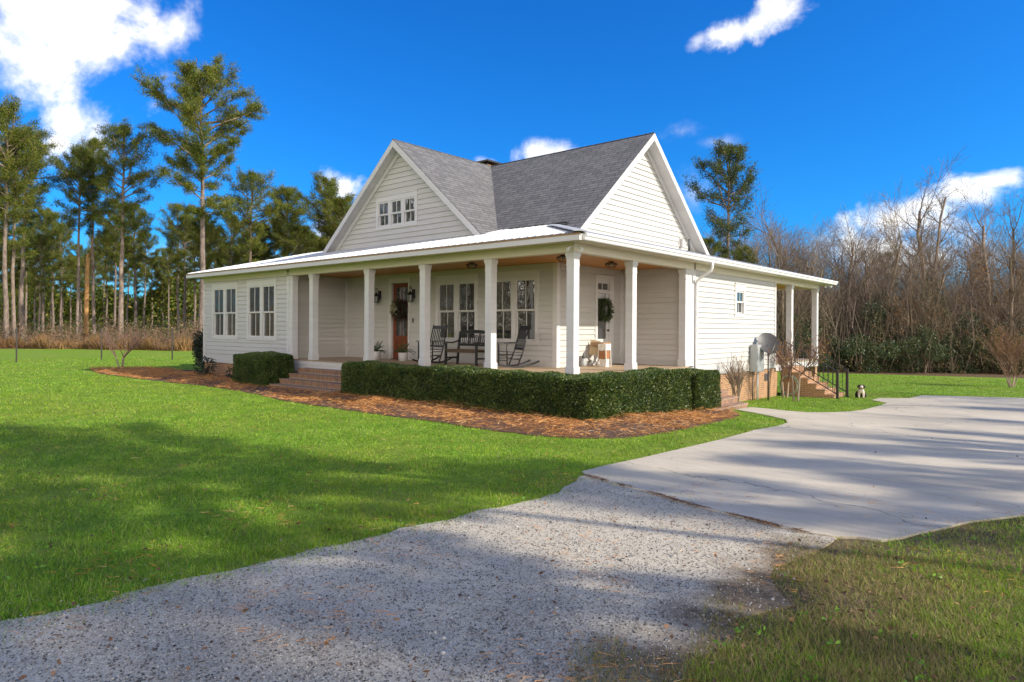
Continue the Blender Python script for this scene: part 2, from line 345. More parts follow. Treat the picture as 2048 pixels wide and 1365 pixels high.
def gravelmat():
    m, t, b = new_mat('gravel_stones')
    v = coords(t, 'Object'); vo = add(t, 'ShaderNodeTexVoronoi'); vo.inputs['Scale'].default_value = 100; t.links.new(v, vo.inputs['Vector'])
    vo2 = add(t, 'ShaderNodeTexVoronoi'); vo2.inputs['Scale'].default_value = 190; t.links.new(v, vo2.inputs['Vector'])
    def grey(o):
        s = add(t, 'ShaderNodeSeparateColor'); t.links.new(o, s.inputs[0]); return s.outputs[0]
    c1 = ramp(t, grey(vo.outputs['Color']), [(0, (.14, .12, .09)), (.18, (.42, .37, .285)), (.65, (.57, .505, .395)), (1, (.70, .63, .50))])
    c2 = ramp(t, grey(vo2.outputs['Color']), [(0, (.20, .175, .135)), (.33, (.49, .435, .335)), (1, (.66, .59, .47))])
    c = mixcol(t, .5, c1, c2)
    edge = ramp(t, vo.outputs['Distance'], [(.0, (1, 1, 1)), (.5, (1, 1, 1)), (.8, (.5, .5, .5))])
    c = mixcol(t, .8, c, edge, 'MULTIPLY')
    f1 = noise(t, v, .9, 5, .65); f2 = noise(t, v, 2.4, 4)
    c = mixcol(t, ramp(t, f1, [(.5, (0, 0, 0)), (.72, (.6, .6, .6))]), c, (.56, .50, .40))     # fines worked up to the top
    c = mixcol(t, ramp(t, f2, [(.60, (0, 0, 0)), (.74, (.45, .45, .45))]), c, (.24, .15, .085))  # patches of earth and straw
    f5 = noise(t, v, .62, 4, .6)                                      # darker grey patches scattered by noise
    c = mixcol(t, ramp(t, f5, [(.50, (0, 0, 0)), (.68, (.42, .42, .42))]), c, mixcol(t, 1.0, c, (.50, .50, .52), 'MULTIPLY'))
    sp = add(t, 'ShaderNodeSeparateXYZ'); t.links.new(v, sp.inputs[0])   # earth and needles creep in from the right-hand verge
    ma = add(t, 'ShaderNodeMath', operation='MULTIPLY_ADD'); t.links.new(f2, ma.inputs[0]); ma.inputs[1].default_value = 1.5; t.links.new(sp.outputs['X'], ma.inputs[2])
    mb2 = add(t, 'ShaderNodeMath', operation='MULTIPLY_ADD'); t.links.new(f1, mb2.inputs[0]); mb2.inputs[1].default_value = 2.4; t.links.new(ma.outputs[0], mb2.inputs[2])
    mrg = add(t, 'ShaderNodeMapRange'); t.links.new(mb2.outputs[0], mrg.inputs['Value']); mrg.inputs['From Min'].default_value = 8.35; mrg.inputs['From Max'].default_value = 9.0; mrg.inputs['To Max'].default_value = 1.0
    f6 = noise(t, v, 26, 4, .7); c = mixcol(t, mrg.outputs['Result'], c, ramp(t, f6, [(.3, (.085, .06, .035)), (.7, (.27, .20, .125))]))
    t.links.new(c, b.inputs['Base Color']); b.inputs['Roughness'].default_value = .95; b.inputs['Specular IOR Level'].default_value = .2
    h = mixcol(t, .5, vo.outputs['Distance'], vo2.outputs['Distance'])
    bump(t, b, h, -.9, .012)
    return m
M['gravel'] = gravelmat()
def concretemat():
    m, t, b = new_mat('driveway_concrete')
    v = coords(t, 'Object'); f1 = noise(t, v, .45, 5, .6); f2 = noise(t, coords(t, 'Object', (1, 6, 1)), 2.2, 6, .7); f3 = noise(t, v, 120, 3)
    c = ramp(t, f1, [(.3, (.47, .41, .315)), (.7, (.61, .535, .415))])
    c = mixcol(t, .5, c, ramp(t, f2, [(.3, (.62, .61, .6)), (.7, (1.15, 1.13, 1.1))]), 'MULTIPLY')
    c = mixcol(t, .5, c, ramp(t, f3, [(.3, (.7, .7, .7)), (.7, (1.15, 1.15, 1.15))]), 'MULTIPLY')
    # hairline cracks
    vo = add(t, 'ShaderNodeTexVoronoi'); vo.feature = 'DISTANCE_TO_EDGE'; vo.inputs['Scale'].default_value = .16
    wv = add(t, 'ShaderNodeVectorMath', operation='ADD'); nzc = add(t, 'ShaderNodeTexNoise'); nzc.inputs['Scale'].default_value = 1.4; nzc.inputs['Detail'].default_value = 6
    t.links.new(v, nzc.inputs['Vector']); t.links.new(v, wv.inputs[0]); t.links.new(nzc.outputs['Color'], wv.inputs[1]); t.links.new(wv.outputs[0], vo.inputs['Vector'])
    c = mixcol(t, ramp(t, vo.outputs['Distance'], [(.0, (.55, .55, .55)), (.0013, (0, 0, 0))]), c, (.07, .065, .06))
    f4 = noise(t, v, 7, 3); c = mixcol(t, ramp(t, f4, [(.70, (0, 0, 0)), (.78, (.5, .5, .5))]), c, (.26, .22, .17))
    t.links.new(c, b.inputs['Base Color']); b.inputs['Roughness'].default_value = .85; b.inputs['Specular IOR Level'].default_value = .25
    bump(t, b, f3, .25, .004)
    return m
M['concrete'] = concretemat()
def bedmat():
    m, t, b = new_mat('pine_straw_ground')
    v = coords(t, 'Object'); f1 = noise(t, v, 14, 6, .75, .6); f2 = noise(t, v, .6, 4)
    c = ramp(t, f1, [(.25, (.05, .022, .012)), (.55, (.12, .055, .026)), (.8, (.24, .12, .055))])
    c = mixcol(t, ramp(t, f2, [(.5, (0, 0, 0)), (.7, (.7, .7, .7))]), c, (.11, .085, .065))
    t.links.new(c, b.inputs['Base Color']); b.inputs['Roughness'].default_value = .95; bump(t, b, f1, 1.0, .04)
    return m
M['bed'] = bedmat()
def dogmat():
    m, t, b = new_mat('dog_coat')
    v = coords(t, 'Object'); sx = add(t, 'ShaderNodeSeparateXYZ'); t.links.new(v, sx.inputs[0])
    f = noise(t, v, 14, 3)
    # white chest, forelegs and muzzle (forward is local -Y), dark head and back
    def mth(op, a, bb):
        n = add(t, 'ShaderNodeMath', operation=op)
        for i, x in enumerate((a, bb)):
            if isinstance(x, (int, float)): n.inputs[i].default_value = x
            else: t.links.new(x, n.inputs[i])
        return n.outputs[0]
    front = mth('LESS_THAN', mth('ADD', sx.outputs['Y'], mth('MULTIPLY', f, .06)), -.03)
    low = mth('LESS_THAN', sx.outputs['Z'], .325)
    muz = mth('LESS_THAN', sx.outputs['Y'], -.185)
    white = mth('MAXIMUM', mth('MULTIPLY', front, low), muz)
    t.links.new(mixcol(t, white, (.022, .014, .011), (.62, .52, .44)), b.inputs['Base Color']); b.inputs['Roughness'].default_value = .8
    return m
M['dog'] = dogmat()

# ------------------------------------------------------------------ mesh helpers
def put(name, me, parent=None, label=None, cat=None, group=None, kind=None):
    o = bpy.data.objects.new(name, me); COL.objects.link(o)
    if parent is not None: o.parent = parent
    tag(o, label, cat, group, kind); return o
def tag(o, label=None, cat=None, group=None, kind=None):
    for k, x in (('label', label), ('category', cat), ('group', group), ('kind', kind)):
        if x: o[k] = x
    return o
def thing(name, label, cat, loc=(0, 0, 0), rz=0, group=None):
    o = bpy.data.objects.new(name, None); COL.objects.link(o); o.location = loc; o.rotation_euler = (0, 0, rz); o.empty_display_size = .2
    return tag(o, label, cat, group)

class MB:
    def __init__(s): s.v = []; s.f = []; s.m = []; s.cur = 0; s.smooth = set()
    def face(s, pts, smooth=False):
        i = len(s.v); s.v += [tuple(map(float, p)) for p in pts]; s.f.append(tuple(range(i, i + len(pts)))); s.m.append(s.cur)
    def box(s, x0, x1, y0, y1, z0, z1):
        if x0 > x1: x0, x1 = x1, x0
        if y0 > y1: y0, y1 = y1, y0
        if z0 > z1: z0, z1 = z1, z0
        p = [(x, y, z) for z in (z0, z1) for y in (y0, y1) for x in (x0, x1)]
        for q in ((0, 2, 3, 1), (4, 5, 7, 6), (0, 1, 5, 4), (2, 6, 7, 3), (0, 4, 6, 2), (1, 3, 7, 5)): s.face([p[k] for k in q])
        return s
    def bar(s, a, b, w, h, up=(0, 0, 1)):
        """box of section w (across) x h (along up) from a to b"""
        a = Vector(a); b = Vector(b); d = (b - a).normalized(); u = Vector(up); t = d.cross(u)
        if t.length < 1e-4: t = d.cross(Vector((1, 0, 0)))
        t.normalize(); u = t.cross(d).normalized()
        c = [(-1, -1), (1, -1), (1, 1), (-1, 1)]
        r0 = [a + t * (i * w / 2) + u * (j * h / 2) for i, j in c]; r1 = [b + t * (i * w / 2) + u * (j * h / 2) for i, j in c]
        for k in range(4): s.face([r0[k], r0[(k + 1) % 4], r1[(k + 1) % 4], r1[k]])
        s.face(r0[::-1]); s.face(r1); return s
    def tube(s, pts, rad, n=8, cap=True):
        pts = [Vector(p) for p in pts]; k = len(pts)
        rad = [rad] * k if isinstance(rad, (int, float)) else rad
        base = len(s.v); prev = None
        for i, p in enumerate(pts):
            d = (pts[min(i + 1, k - 1)] - pts[max(i - 1, 0)]).normalized()
            if prev is None:
                a = Vector((0, 0, 1)) if abs(d.z) < .9 else Vector((1, 0, 0)); t = d.cross(a).normalized()
            else: t = (prev - d * prev.dot(d)).normalized()
            prev = t; u = d.cross(t)
            for j in range(n):
                an = 2 * math.pi * j / n; s.v.append(tuple(p + (t * math.cos(an) + u * math.sin(an)) * rad[i]))
        for i in range(k - 1):
            for j in range(n):
                s.f.append((base + i * n + j, base + i * n + (j + 1) % n, base + (i + 1) * n + (j + 1) % n, base + (i + 1) * n + j)); s.m.append(s.cur); s.smooth.add(len(s.f) - 1)
        if cap:
            s.f.append(tuple(base + j for j in range(n))[::-1]); s.m.append(s.cur); s.f.append(tuple(base + (k - 1) * n + j for j in range(n))); s.m.append(s.cur)
        return s
    def lathe(s, prof, c=(0, 0, 0), n=24, axis='z'):
        base = len(s.v)
        for (r, z) in prof:
            for j in range(n):
                an = 2 * math.pi * j / n
                s.v.append((c[0] + r * math.cos(an), c[1] + r * math.sin(an), c[2] + z))
        for i in range(len(prof) - 1):
            for j in range(n):
                s.f.append((base + i * n + j, base + i * n + (j + 1) % n, base + (i + 1) * n + (j + 1) % n, base + (i + 1) * n + j)); s.m.append(s.cur); s.smooth.add(len(s.f) - 1)
        return s
    def mesh(s, name, mats):
        me = bpy.data.meshes.new(name); me.from_pydata(s.v, [], s.f)
        if not isinstance(mats, (list, tuple)): mats = [mats]
        for m in mats: me.materials.append(m)
        uv = me.uv_layers.new(name='UVMap').data
        for i, p in enumerate(me.polygons):
            p.material_index = s.m[i]; p.use_smooth = i in s.smooth
            n = p.normal
            if abs(n.z) > .995: t = Vector((1, 0, 0)); b = Vector((0, 1, 0))
            else: t = Vector((-n.y, n.x, 0)).normalized(); b = n.cross(t)
            for li in p.loop_indices:
                co = me.vertices[me.loops[li].vertex_index].co; uv[li].uv = (co.dot(t), co.dot(b))
        return me
    def obj(s, name, mats, parent=None, **k): return put(name, s.mesh(name, mats), parent, **k)

def np_mesh(name, V, F, mats, midx=None, smooth=False):
    """V (n,3), F (m,k) arrays"""
    me = bpy.data.meshes.new(name); V = np.asarray(V, np.float32); F = np.asarray(F, np.int32)
    n, k = F.shape
    me.vertices.add(len(V)); me.vertices.foreach_set('co', V.ravel())
    me.loops.add(n * k); me.loops.foreach_set('vertex_index', F.ravel())
    me.polygons.add(n); me.polygons.foreach_set('loop_start', np.arange(0, n * k, k, dtype=np.int32)); me.polygons.foreach_set('loop_total', np.full(n, k, np.int32))
    if smooth: me.polygons.foreach_set('use_smooth', np.ones(n, bool))
    for m in (mats if isinstance(mats, (list, tuple)) else [mats]): me.materials.append(m)
    if midx is not None: me.polygons.foreach_set('material_index', np.asarray(midx, np.int32))
    me.update(); me.validate(); return me
def unit(a): return a / np.maximum(np.linalg.norm(a, axis=-1, keepdims=True), 1e-9)
def leaf_quads(P, D, L, Wd, g=rng):
    """rhombic leaves: base P, direction D, length L, width Wd"""
    n = len(P); r = unit(g.normal(size=(n, 3))); S = unit(np.cross(D, r))
    L = np.broadcast_to(np.asarray(L, float), (n,))[:, None]; Wd = np.broadcast_to(np.asarray(Wd, float), (n,))[:, None]
    mid = P + D * L * .5
    V = np.stack([P, mid + S * Wd * .5, P + D * L, mid - S * Wd * .5], 1).reshape(-1, 3)
    return V, np.arange(4 * n).reshape(-1, 4)
def spikes(P, D, L, Wd, g=rng):
    n = len(P); r = unit(g.normal(size=(n, 3))); S = unit(np.cross(D, r))
    L = np.broadcast_to(np.asarray(L, float), (n,))[:, None]; Wd = np.broadcast_to(np.asarray(Wd, float), (n,))[:, None]
    V = np.stack([P - S * Wd * .5, P + S * Wd * .5, P + D * L], 1).reshape(-1, 3)
    return V, np.arange(3 * n).reshape(-1, 3)
def cones(P0, P1, r0, r1, n=3):
    """many tapered sticks at once"""
    P0 = np.asarray(P0, float); P1 = np.asarray(P1, float); N = len(P0)
    D = unit(P1 - P0); A = np.where(np.abs(D[:, 2:3]) < .9, np.array([[0, 0, 1.0]]), np.array([[1.0, 0, 0]]))
    T = unit(np.cross(D, A)); U = np.cross(D, T)
    r0 = np.broadcast_to(np.asarray(r0, float), (N,))[:, None]; r1 = np.broadcast_to(np.asarray(r1, float), (N,))[:, None]
    ring0 = []; ring1 = []
    for j in range(n):
        a = 2 * math.pi * j / n; o = T * math.cos(a) + U * math.sin(a); ring0.append(P0 + o * r0); ring1.append(P1 + o * r1)
    V = np.stack(ring0 + ring1, 1).reshape(-1, 3)
    b = np.arange(N)[:, None] * (2 * n); F = []
    for j in range(n):
        k = (j + 1) % n; F.append(np.concatenate([b + j, b + k, b + n + k, b + n + j], 1))
    return V, np.concatenate(F, 0)
def join(parts):
    Vs, Fs, o = [], [], 0
    for V, F in parts: Vs.append(V); Fs.append(F + o); o += len(V)
    return np.concatenate(Vs), np.concatenate(Fs)

# ------------------------------------------------------------------ terrain
GP = [(0, 0), (9.5, -.494), (40, -.92), (80, -1.2), (900, -1.2)]
def sm(a, b, x):
    t = np.clip((np.asarray(x, float) - a) / (b - a), 0, 1); return t * t * (3 - 2 * t)
def T(x, y): return 0.05 + sm(-14, -6, x) * np.interp(y, [p[0] for p in GP], [p[1] for p in GP])
def inside(P, poly):
    x, y = P[:, 0], P[:, 1]; c = np.zeros(len(P), bool); j = len(poly) - 1
    for i in range(len(poly)):
        xi, yi = poly[i]; xj, yj = poly[j]
        with np.errstate(divide='ignore', invalid='ignore'):
            c ^= ((yi > y) != (yj > y)) & (x < (xj - xi) * (y - yi) / ((yj - yi) or 1e-12) + xi)
        j = i
    return c

xs = sorted(set([-900, -500, -300, -200, -150, -110, -90] + list(range(-80, -14, 4)) + [-14 + .5 * i for i in range(17)] + list(range(-6, 20, 2)) + [24, 30, 40, 60, 90, 150, 300, 600, 900]))
ys = sorted(set([-900, -500, -300, -150, -90, -60, -40, -30, -20, -15, -10, -5, 0, 3, 6, 9.5, 13, 17, 20, 25, 30, 35, 40, 50, 60, 80, 110, 150, 220, 320, 500, 900]))
V = np.array([(x, y, T(x, y)) for y in ys for x in xs]); nx = len(xs)
F = np.array([(j * nx + i, j * nx + i + 1, (j + 1) * nx + i + 1, (j + 1) * nx + i) for j in range(len(ys) - 1) for i in range(nx - 1)])
put('lawn', np_mesh('lawn', V, F, M['lawn']), label='bright green mown lawn round the white house', kind='structure')

def sheet(name, poly, off, mat, label, thick=.05, cuts=None, dens=None, rough=0):
    bm = bmesh.new()
    vs = [bm.verts.new((x, y, 0)) for x, y in poly]; bm.faces.new(vs)
    bmesh.ops.triangulate(bm, faces=bm.faces[:])
    for c in [p[0] for p in GP] + (cuts or []):
        g = bm.verts[:] + bm.edges[:] + bm.faces[:]
        bmesh.ops.bisect_plane(bm, geom=g, plane_co=(0, c, 0), plane_no=(0, 1, 0))
    for c in [-14 + .5 * i for i in range(17)]:
        g = bm.verts[:] + bm.edges[:] + bm.faces[:]
        bmesh.ops.bisect_plane(bm, geom=g, plane_co=(c, 0, 0), plane_no=(1, 0, 0))
    for v in bm.verts: v.co.z = float(T(v.co.x, v.co.y)) + off
    edges = [e for e in bm.edges if e.is_boundary]
    r = bmesh.ops.extrude_edge_only(bm, edges=edges)
    for v in [g for g in r['geom'] if isinstance(g, bmesh.types.BMVert)]: v.co.z -= off + thick
    bmesh.ops.recalc_face_normals(bm, faces=bm.faces[:])
    me = bpy.data.meshes.new(name); bm.to_mesh(me); bm.free(); me.materials.append(mat)
    return put(name, me, label=label, kind='structure')
def wiggle(poly, amp, step, seed):
    r = random.Random(seed); out = []
    for i in range(len(poly)):
        a = poly[i]; b = poly[(i + 1) % len(poly)]; L = math.hypot(b[0] - a[0], b[1] - a[1]); n = max(1, int(L / step)) if L < 40 else 1
        for k in range(n):
            t = k / n; out.append((a[0] + (b[0] - a[0]) * t + r.uniform(-amp, amp) * (k > 0), a[1] + (b[1] - a[1]) * t + r.uniform(-amp, amp) * (k > 0)))
    return out

gl = [(3.3, -14.5), (3.5, -12), (3.6, -11.09), (3.68, -10.91), (3.75, -10.53), (3.69, -10.41), (3.72, -10.03), (3.82, -9.73), (3.84, -9.42), (3.83, -9.03), (3.94, -8.58), (3.92, -8.18), (4.03, -7.78), (4.03, -7.24), (4.12, -7.03), (4.2, -6.46), (4.19, -6.13), (4.05, -5.72), (3.88, -5.3)]
cl = [(3.76, -5.07), (3.77, -4.58), (3.87, -3.63), (3.95, -2.36), (4.01, -1.45), (4.03, -0.34), (3.97, 1.39), (3.82, 2.37), (3.49, 3.2), (2.93, 3.86), (2.25, 4.51), (1.55, 5.1)]
isl = [(1.42, 6.5), (1.9, 6.5), (2.45, 6.25), (3.0, 6.3), (3.35, 7.0), (3.55, 8.18), (3.57, 9.76), (3.6, 11.35), (3.55, 12.6), (2.9, 13.4)]
back = [(2.9, 14.54), (3.68, 15.32), (3.74, 17.25), (6.7, 19.05), (14, 23.2), (22, 23), (22, -3)]
cb = [(3.94, -5.2), (4.38, -5.34), (4.9, -5.44), (5.34, -5.6), (5.8, -5.7), (6.2, -5.77), (6.5, -5.84), (6.72, -5.86)]
cr_ = [(6.97, -5.81), (7.14, -5.69), (7.32, -5.65), (7.43, -5.45), (7.53, -5.15), (7.67, -4.83), (7.81, -4.44), (8.19, -3.79), (8.9, -3.2), (11, -2.9)]
gr = [(7.0, -6.0), (6.98, -6.25), (6.92, -6.5), (6.84, -6.9), (6.98, -7.3), (7.22, -7.55), (7.10, -7.8), (7.0, -8.05), (7.12, -8.4), (7.04, -8.7), (7.2, -9.1), (7.2, -10), (7.3, -12), (7.4, -14.5)]
mu = [(-24.2, -1.7), (-23.2, -2.15), (-20.6, -2.7), (-17.29, -2.75), (-13.92, -2.62), (-11.14, -2.5), (-8.59, -2.7), (-6.67, -3.1), (-4.08, -3.18), (-2.53, -3.19), (-1.35, -3.14), (-0.31, -3.2), (0.72, -3.22), (1.65, -3.1), (2.42, -2.69), (2.8, -2.04), (2.95, -0.99), (2.98, -0.03), (2.7, 2.1), (2.35, 3.4), (1.9, 4.3), (1.5, 5.0)]
concrete_poly = cl + isl + back + cr_[::-1] + cb[::-1]
gravel_poly = gl + [(3.9, -4.9), (4.4, -5.1), (4.9, -5.2), (5.34, -5.35), (5.8, -5.45), (6.2, -5.5), (6.5, -5.55), (6.75, -5.6), (7.0, -5.75)] + gr
bed_poly = mu + [(.05, 5.0), (.05, .05), (-11.6, .05), (-17.7, .1), (-19.4, .9), (-22.6, -.3)]
bed_poly_in = mu
gravel_w = wiggle(gravel_poly, .045, .16, 3); bed_w = wiggle(bed_poly, .05, .3, 4)
sheet('gravel_drive', gravel_w, .010, M['gravel'], 'loose grey gravel drive in the foreground')
sheet('concrete_driveway', concrete_poly, .022, M['concrete'], 'pale cracked concrete driveway and walk beside the house')
sheet('pine_straw_bed', bed_w, .014, M['bed'], 'reddish pine straw bed along the porch hedge')
bm_ = MB()                                                          # steps' landing: dead turf in front of the steps

# ------------------------------------------------------------------ the house
HOUSE = thing('farmhouse', 'white clapboard farmhouse with wraparound porch and two steep gables', 'house', (-8, 6, 0))
HOUSE.location = (0, 0, 0)
MAINX, MAINY, RECY, WINGX, LEFTX, BACKY = -2.2, 2.3, 5.55, -11.55, -17.66, 12.42
BT = 3.59; ST = 3.79; EAVE = .45

class Frame:
    """a wall plane: u along it, o out of it, z up"""
    def __init__(s, axis, c, sign): s.axis, s.c, s.sign = axis, c, sign
    def p(s, u, z, o=0):
        return (u, s.c + s.sign * o, z) if s.axis == 'Y' else (s.c + s.sign * o, u, z)
    def box(s, mb, u0, u1, z0, z1, o0, o1):
        a = s.p(u0, z0, o0); b = s.p(u1, z1, o1); mb.box(a[0], b[0], a[1], b[1], a[2], b[2])
FRONT = Frame('Y', MAINY, -1); WING = Frame('Y', 0.02, -1); WINGR = Frame('X', WINGX, 1); SIDE = Frame('X', MAINX, 1); REC = Frame('Y', RECY, -1); RIGHT = Frame('X', -0.02, 1)

def siding(frame, u0, u1, z0, z1, holes=(), expo=.152, bound=None, name='wall', start=None):
    """lapped boards as real wedges; holes = (u0,u1,z0,z1); bound(z) -> (umin, umax) for gables"""
    mb = MB(); z = z0 if start is None else start
    while z < z1 - .005:
        zt = min(z + expo, z1); cuts = sorted({z, zt} | {h for q in holes for h in q[2:4] if z < h < zt})
        for a, b in zip(cuts, cuts[1:]):
            segs = [(u0, u1)]
            for (h0, h1, g0, g1) in holes:
                if g0 < (a + b) / 2 < g1:
                    segs = [s_ for (c, d) in segs for s_ in ((c, min(d, h0)), (max(c, h1), d)) if s_[1] - s_[0] > .003]
            for (c, d) in segs:
                oa = .027 * (1 - (a - z) / expo) - .005; ob = .027 * (1 - (b - z) / expo) - .005
                if bound:
                    l0, r0 = bound(a); l1, r1 = bound(b); c0, c1 = max(c, l0), max(c, l1); d0, d1 = min(d, r0), min(d, r1)
                    if d0 <= c0: continue
                    if d1 <= c1: c1 = d1 = (c1 + d1) / 2
                else: c0 = c1 = c; d0 = d1 = d
                q = [frame.p(c0, a, oa), frame.p(d0, a, oa), frame.p(d1, b, ob), frame.p(c1, b, ob)]
                mb.face(q if (frame.axis == 'Y') == (frame.sign < 0) else q[::-1])
                if abs(a - z) < 1e-6:
                    q = [frame.p(c0, a, oa), frame.p(c0, a, -.012), frame.p(d0, a, -.012), frame.p(d0, a, oa)]
                    mb.face(q if (frame.axis == 'Y') == (frame.sign < 0) else q[::-1])
        z = zt
    return mb.obj(name, M['siding'], HOUSE)

def window(frame, u0, u1, z0, z1, units, g_lo, g_meet, g_hi, head=.2, side=.12, bottom=.11, single=False):
    """casing with one or more double-hung sashes (two panes over two)"""
    mb = MB(); B = lambda a, b, c, d, o0=-.03, o1=.032: frame.box(mb, a, b, c, d, o0, o1)
    B(u0, u1, z1 - head, z1); B(u0 - .015, u1 + .015, z1, z1 + .03, -.03, .05)
    B(u0, u0 + side, z0, z1 - head); B(u1 - side, u1, z0, z1 - head)
    B(u0 + side, u1 - side, z0, z0 + bottom)
    edges = []
    n = len(units)
    for i in range(n - 1): B(units[i][1], units[i + 1][0], z0 + bottom, z1 - head, -.03, .026)
    win = mb.obj('window', M['trim'], HOUSE)
    zt = z1 - head; zb = z0 + bottom; mid = g_meet
    for (a, b) in units:
        for (lo, hi, o) in ((mid - .02, zt, .012), (zb, mid + .02, -.03)):
            s = MB(); st = .045; ra = .05
            frame.box(s, a, a + st, lo, hi, o - .04, o); frame.box(s, b - st, b, lo, hi, o - .04, o)
            frame.box(s, a + st, b - st, hi - ra, hi, o - .04, o); frame.box(s, a + st, b - st, lo, lo + ra, o - .04, o)
            m = (a + b) / 2; frame.box(s, m - .011, m + .011, lo + ra, hi - ra, o - .03, o - .006)
            s.obj('sash', M['trim'], win)
            p = MB(); q = [frame.p(a + st - .01, lo + ra - .01, o - .022), frame.p(b - st + .01, lo + ra - .01, o - .022), frame.p(b - st + .01, hi - ra + .01, o - .022), frame.p(a + st - .01, hi - ra + .01, o - .022)]
            frame.box(p, a + st - .01, b - st + .01, lo + ra - .01, hi - ra + .01, o - .034, o - .022)
            p.obj('pane', M['glass'], win)
    return win

# openings
W1 = (-16.95, -14.99, 1.42, 3.53); W2 = (-14.31, -12.33, 1.42, 3.53)
F1 = (-6.90, -5.09, 1.44, 3.47); F2 = (-4.61, -2.80, 1.44, 3.47)
DOOR = (-9.19, -8.12, FZ, 3.53); SDOOR = (4.11, 5.07, FZ, 3.42); RW = (8.78, 9.6, 2.30, 3.36)
e = .02
def shr(h): return (h[0] + e, h[1] - e, h[2] + e, h[3] - e)
siding(WING, LEFTX, WINGX, .72, 3.74, [shr(W1), shr(W2)])
siding(WINGR, 0.02, MAINY, FZ - .03, 3.66)
siding(FRONT, WINGX, MAINX, FZ + .14, 3.66, [shr(F1), shr(F2), (DOOR[0] + e, DOOR[1] - e, 0, DOOR[3] - e)])
siding(SIDE, MAINY, RECY, FZ - .03, 3.66, [(SDOOR[0] + e, SDOOR[1] - e, 0, SDOOR[3] - e)])
siding(REC, MAINX, -.06, FZ + .14, 3.66)
siding(RIGHT, RECY + .35, BACKY, .72, 3.60, [shr(RW)])
mb = MB()                                                            # plain walls no lens sees from the drive
mb.face([(LEFTX, 0.02, .5), (LEFTX, BACKY, .5), (LEFTX, BACKY, 3.8), (LEFTX, 0.02, 3.8)]); mb.face([(LEFTX, BACKY, .5), (-.02, BACKY, .5), (-.02, BACKY, 3.8), (LEFTX, BACKY, 3.8)][::-1])
mb.obj('wall', M['siding'], HOUSE)
# trim boards: corners, skirts, friezes
mb = MB()
WING.box(mb, LEFTX - .01, LEFTX + .10, .535, 3.75, -.02, .028); mb.obj('corner_trim', M['trim'], HOUSE)
mb = MB(); WING.box(mb, WINGX - .12, WINGX + .022, .535, 3.6, -.02, .03); WINGR.box(mb, .03, .12, FZ, 3.6, -.02, .026); mb.obj('corner_trim', M['trim'], HOUSE)
mb = MB(); FRONT.box(mb, MAINX - .12, MAINX + .024, FZ, 3.655, -.02, .026); SIDE.box(mb, MAINY, MAINY + .12, FZ, 3.655, -.02, .0245); mb.obj('corner_trim', M['trim'], HOUSE)
mb = MB(); SIDE.box(mb, RECY - .07, RECY, FZ, 3.65, -.02, .024); REC.box(mb, MAINX + .024, MAINX + .09, FZ, 3.65, -.02, .024); mb.obj('corner_trim', M['trim'], HOUSE)
mb = MB(); FRONT.box(mb, WINGX, WINGX + .07, FZ, 3.65, -.02, .024); WINGR.box(mb, MAINY - .09, MAINY - .024, FZ, 3.65, -.02, .024); mb.obj('corner_trim', M['trim'], HOUSE)
mb = MB(); RIGHT.box(mb, RECY + .30, RECY + .42, .535, 3.6, -.02, .028); REC.box(mb, -.07, .008, FZ, 3.6, -.3, .0265); mb.obj('corner_trim', M['trim'], HOUSE)
mb = MB(); RIGHT.box(mb, BACKY - .10, BACKY + .01, .535, 3.6, -.02, .028); mb.obj('corner_trim', M['trim'], HOUSE)
mb = MB(); WING.box(mb, LEFTX + .1, WINGX - .12, .535, .72, -.02, .022); mb.obj('skirt_board', M['trim'], HOUSE); mb = MB(); RIGHT.box(mb, RECY + .42, BACKY - .1, .535, .72, -.02, .022); mb.obj('skirt_board', M['trim'], HOUSE)
for fr_, q_ in ((FRONT, (WINGX + .07, DOOR[0])), (FRONT, (DOOR[1], MAINX - .12)), (REC, (MAINX + .09, -.07))):
    mb = MB(); fr_.box(mb, *q_, FZ, FZ + .14, -.02, .02); mb.obj('baseboard', M['siding'], HOUSE)
mb = MB(); FRONT.box(mb, WINGX + .07, MAINX - .12, 3.5, 3.655, .0, .04); SIDE.box(mb, MAINY + .12, RECY - .07, 3.5, 3.655, .0, .04); REC.box(mb, MAINX + .09, -.2, 3.5, 3.655, 0, .04)
WINGR.box(mb, .12, MAINY - .09, 3.5, 3.655, 0, .04); mb.obj('frieze_board', M['siding'], HOUSE)
mb = MB(); WING.box(mb, LEFTX + .1, WINGX - .12, 3.60, 3.785, -.01, .03); mb.obj('frieze_board', M['soffit'], HOUSE)
# foundation, deck
mb = MB(); mb.box(LEFTX + .03, WINGX - .02, .06, .5, -.4, .535); mb.obj('foundation', M['brick'], HOUSE)
mb = MB(); mb.box(-.6, -.045, RECY + .34, BACKY - .02, -.9, .535); mb.obj('foundation', M['brick'], HOUSE)
mb = MB(); mb.box(WINGX, .02, -.03, MAINY, FZ - .04, FZ); mb.box(MAINX, .02, MAINY + .0005, RECY + .02, FZ - .04, FZ); mb.obj('porch_deck', M['deck'], HOUSE)
mb = MB(); mb.box(WINGX + .05, 0, -.005, .1, .46, FZ - .042); mb.box(-.1, 0, .1, RECY + .3, .40, FZ - .042); mb.box(WINGX + .05, .012, -.02, -.005, FZ - .16, FZ - .042); mb.box(0, .012, -.005, RECY + .3, FZ - .16, FZ - .042)
mb.obj('deck_skirt', M['trim'], HOUSE)
mb = MB(); mb.box(WINGX + .06, -.06, .03, .22, -.4, .47); mb.box(-.22, -.03, .22, RECY, -.5, .42); mb.obj('porch_foundation', M['brick'], HOUSE)
mb = MB(); mb.box(-4.2, .02, BACKY + .02, 17.35, .67, .71); mb.obj('back_porch_deck', M['deck'], HOUSE)
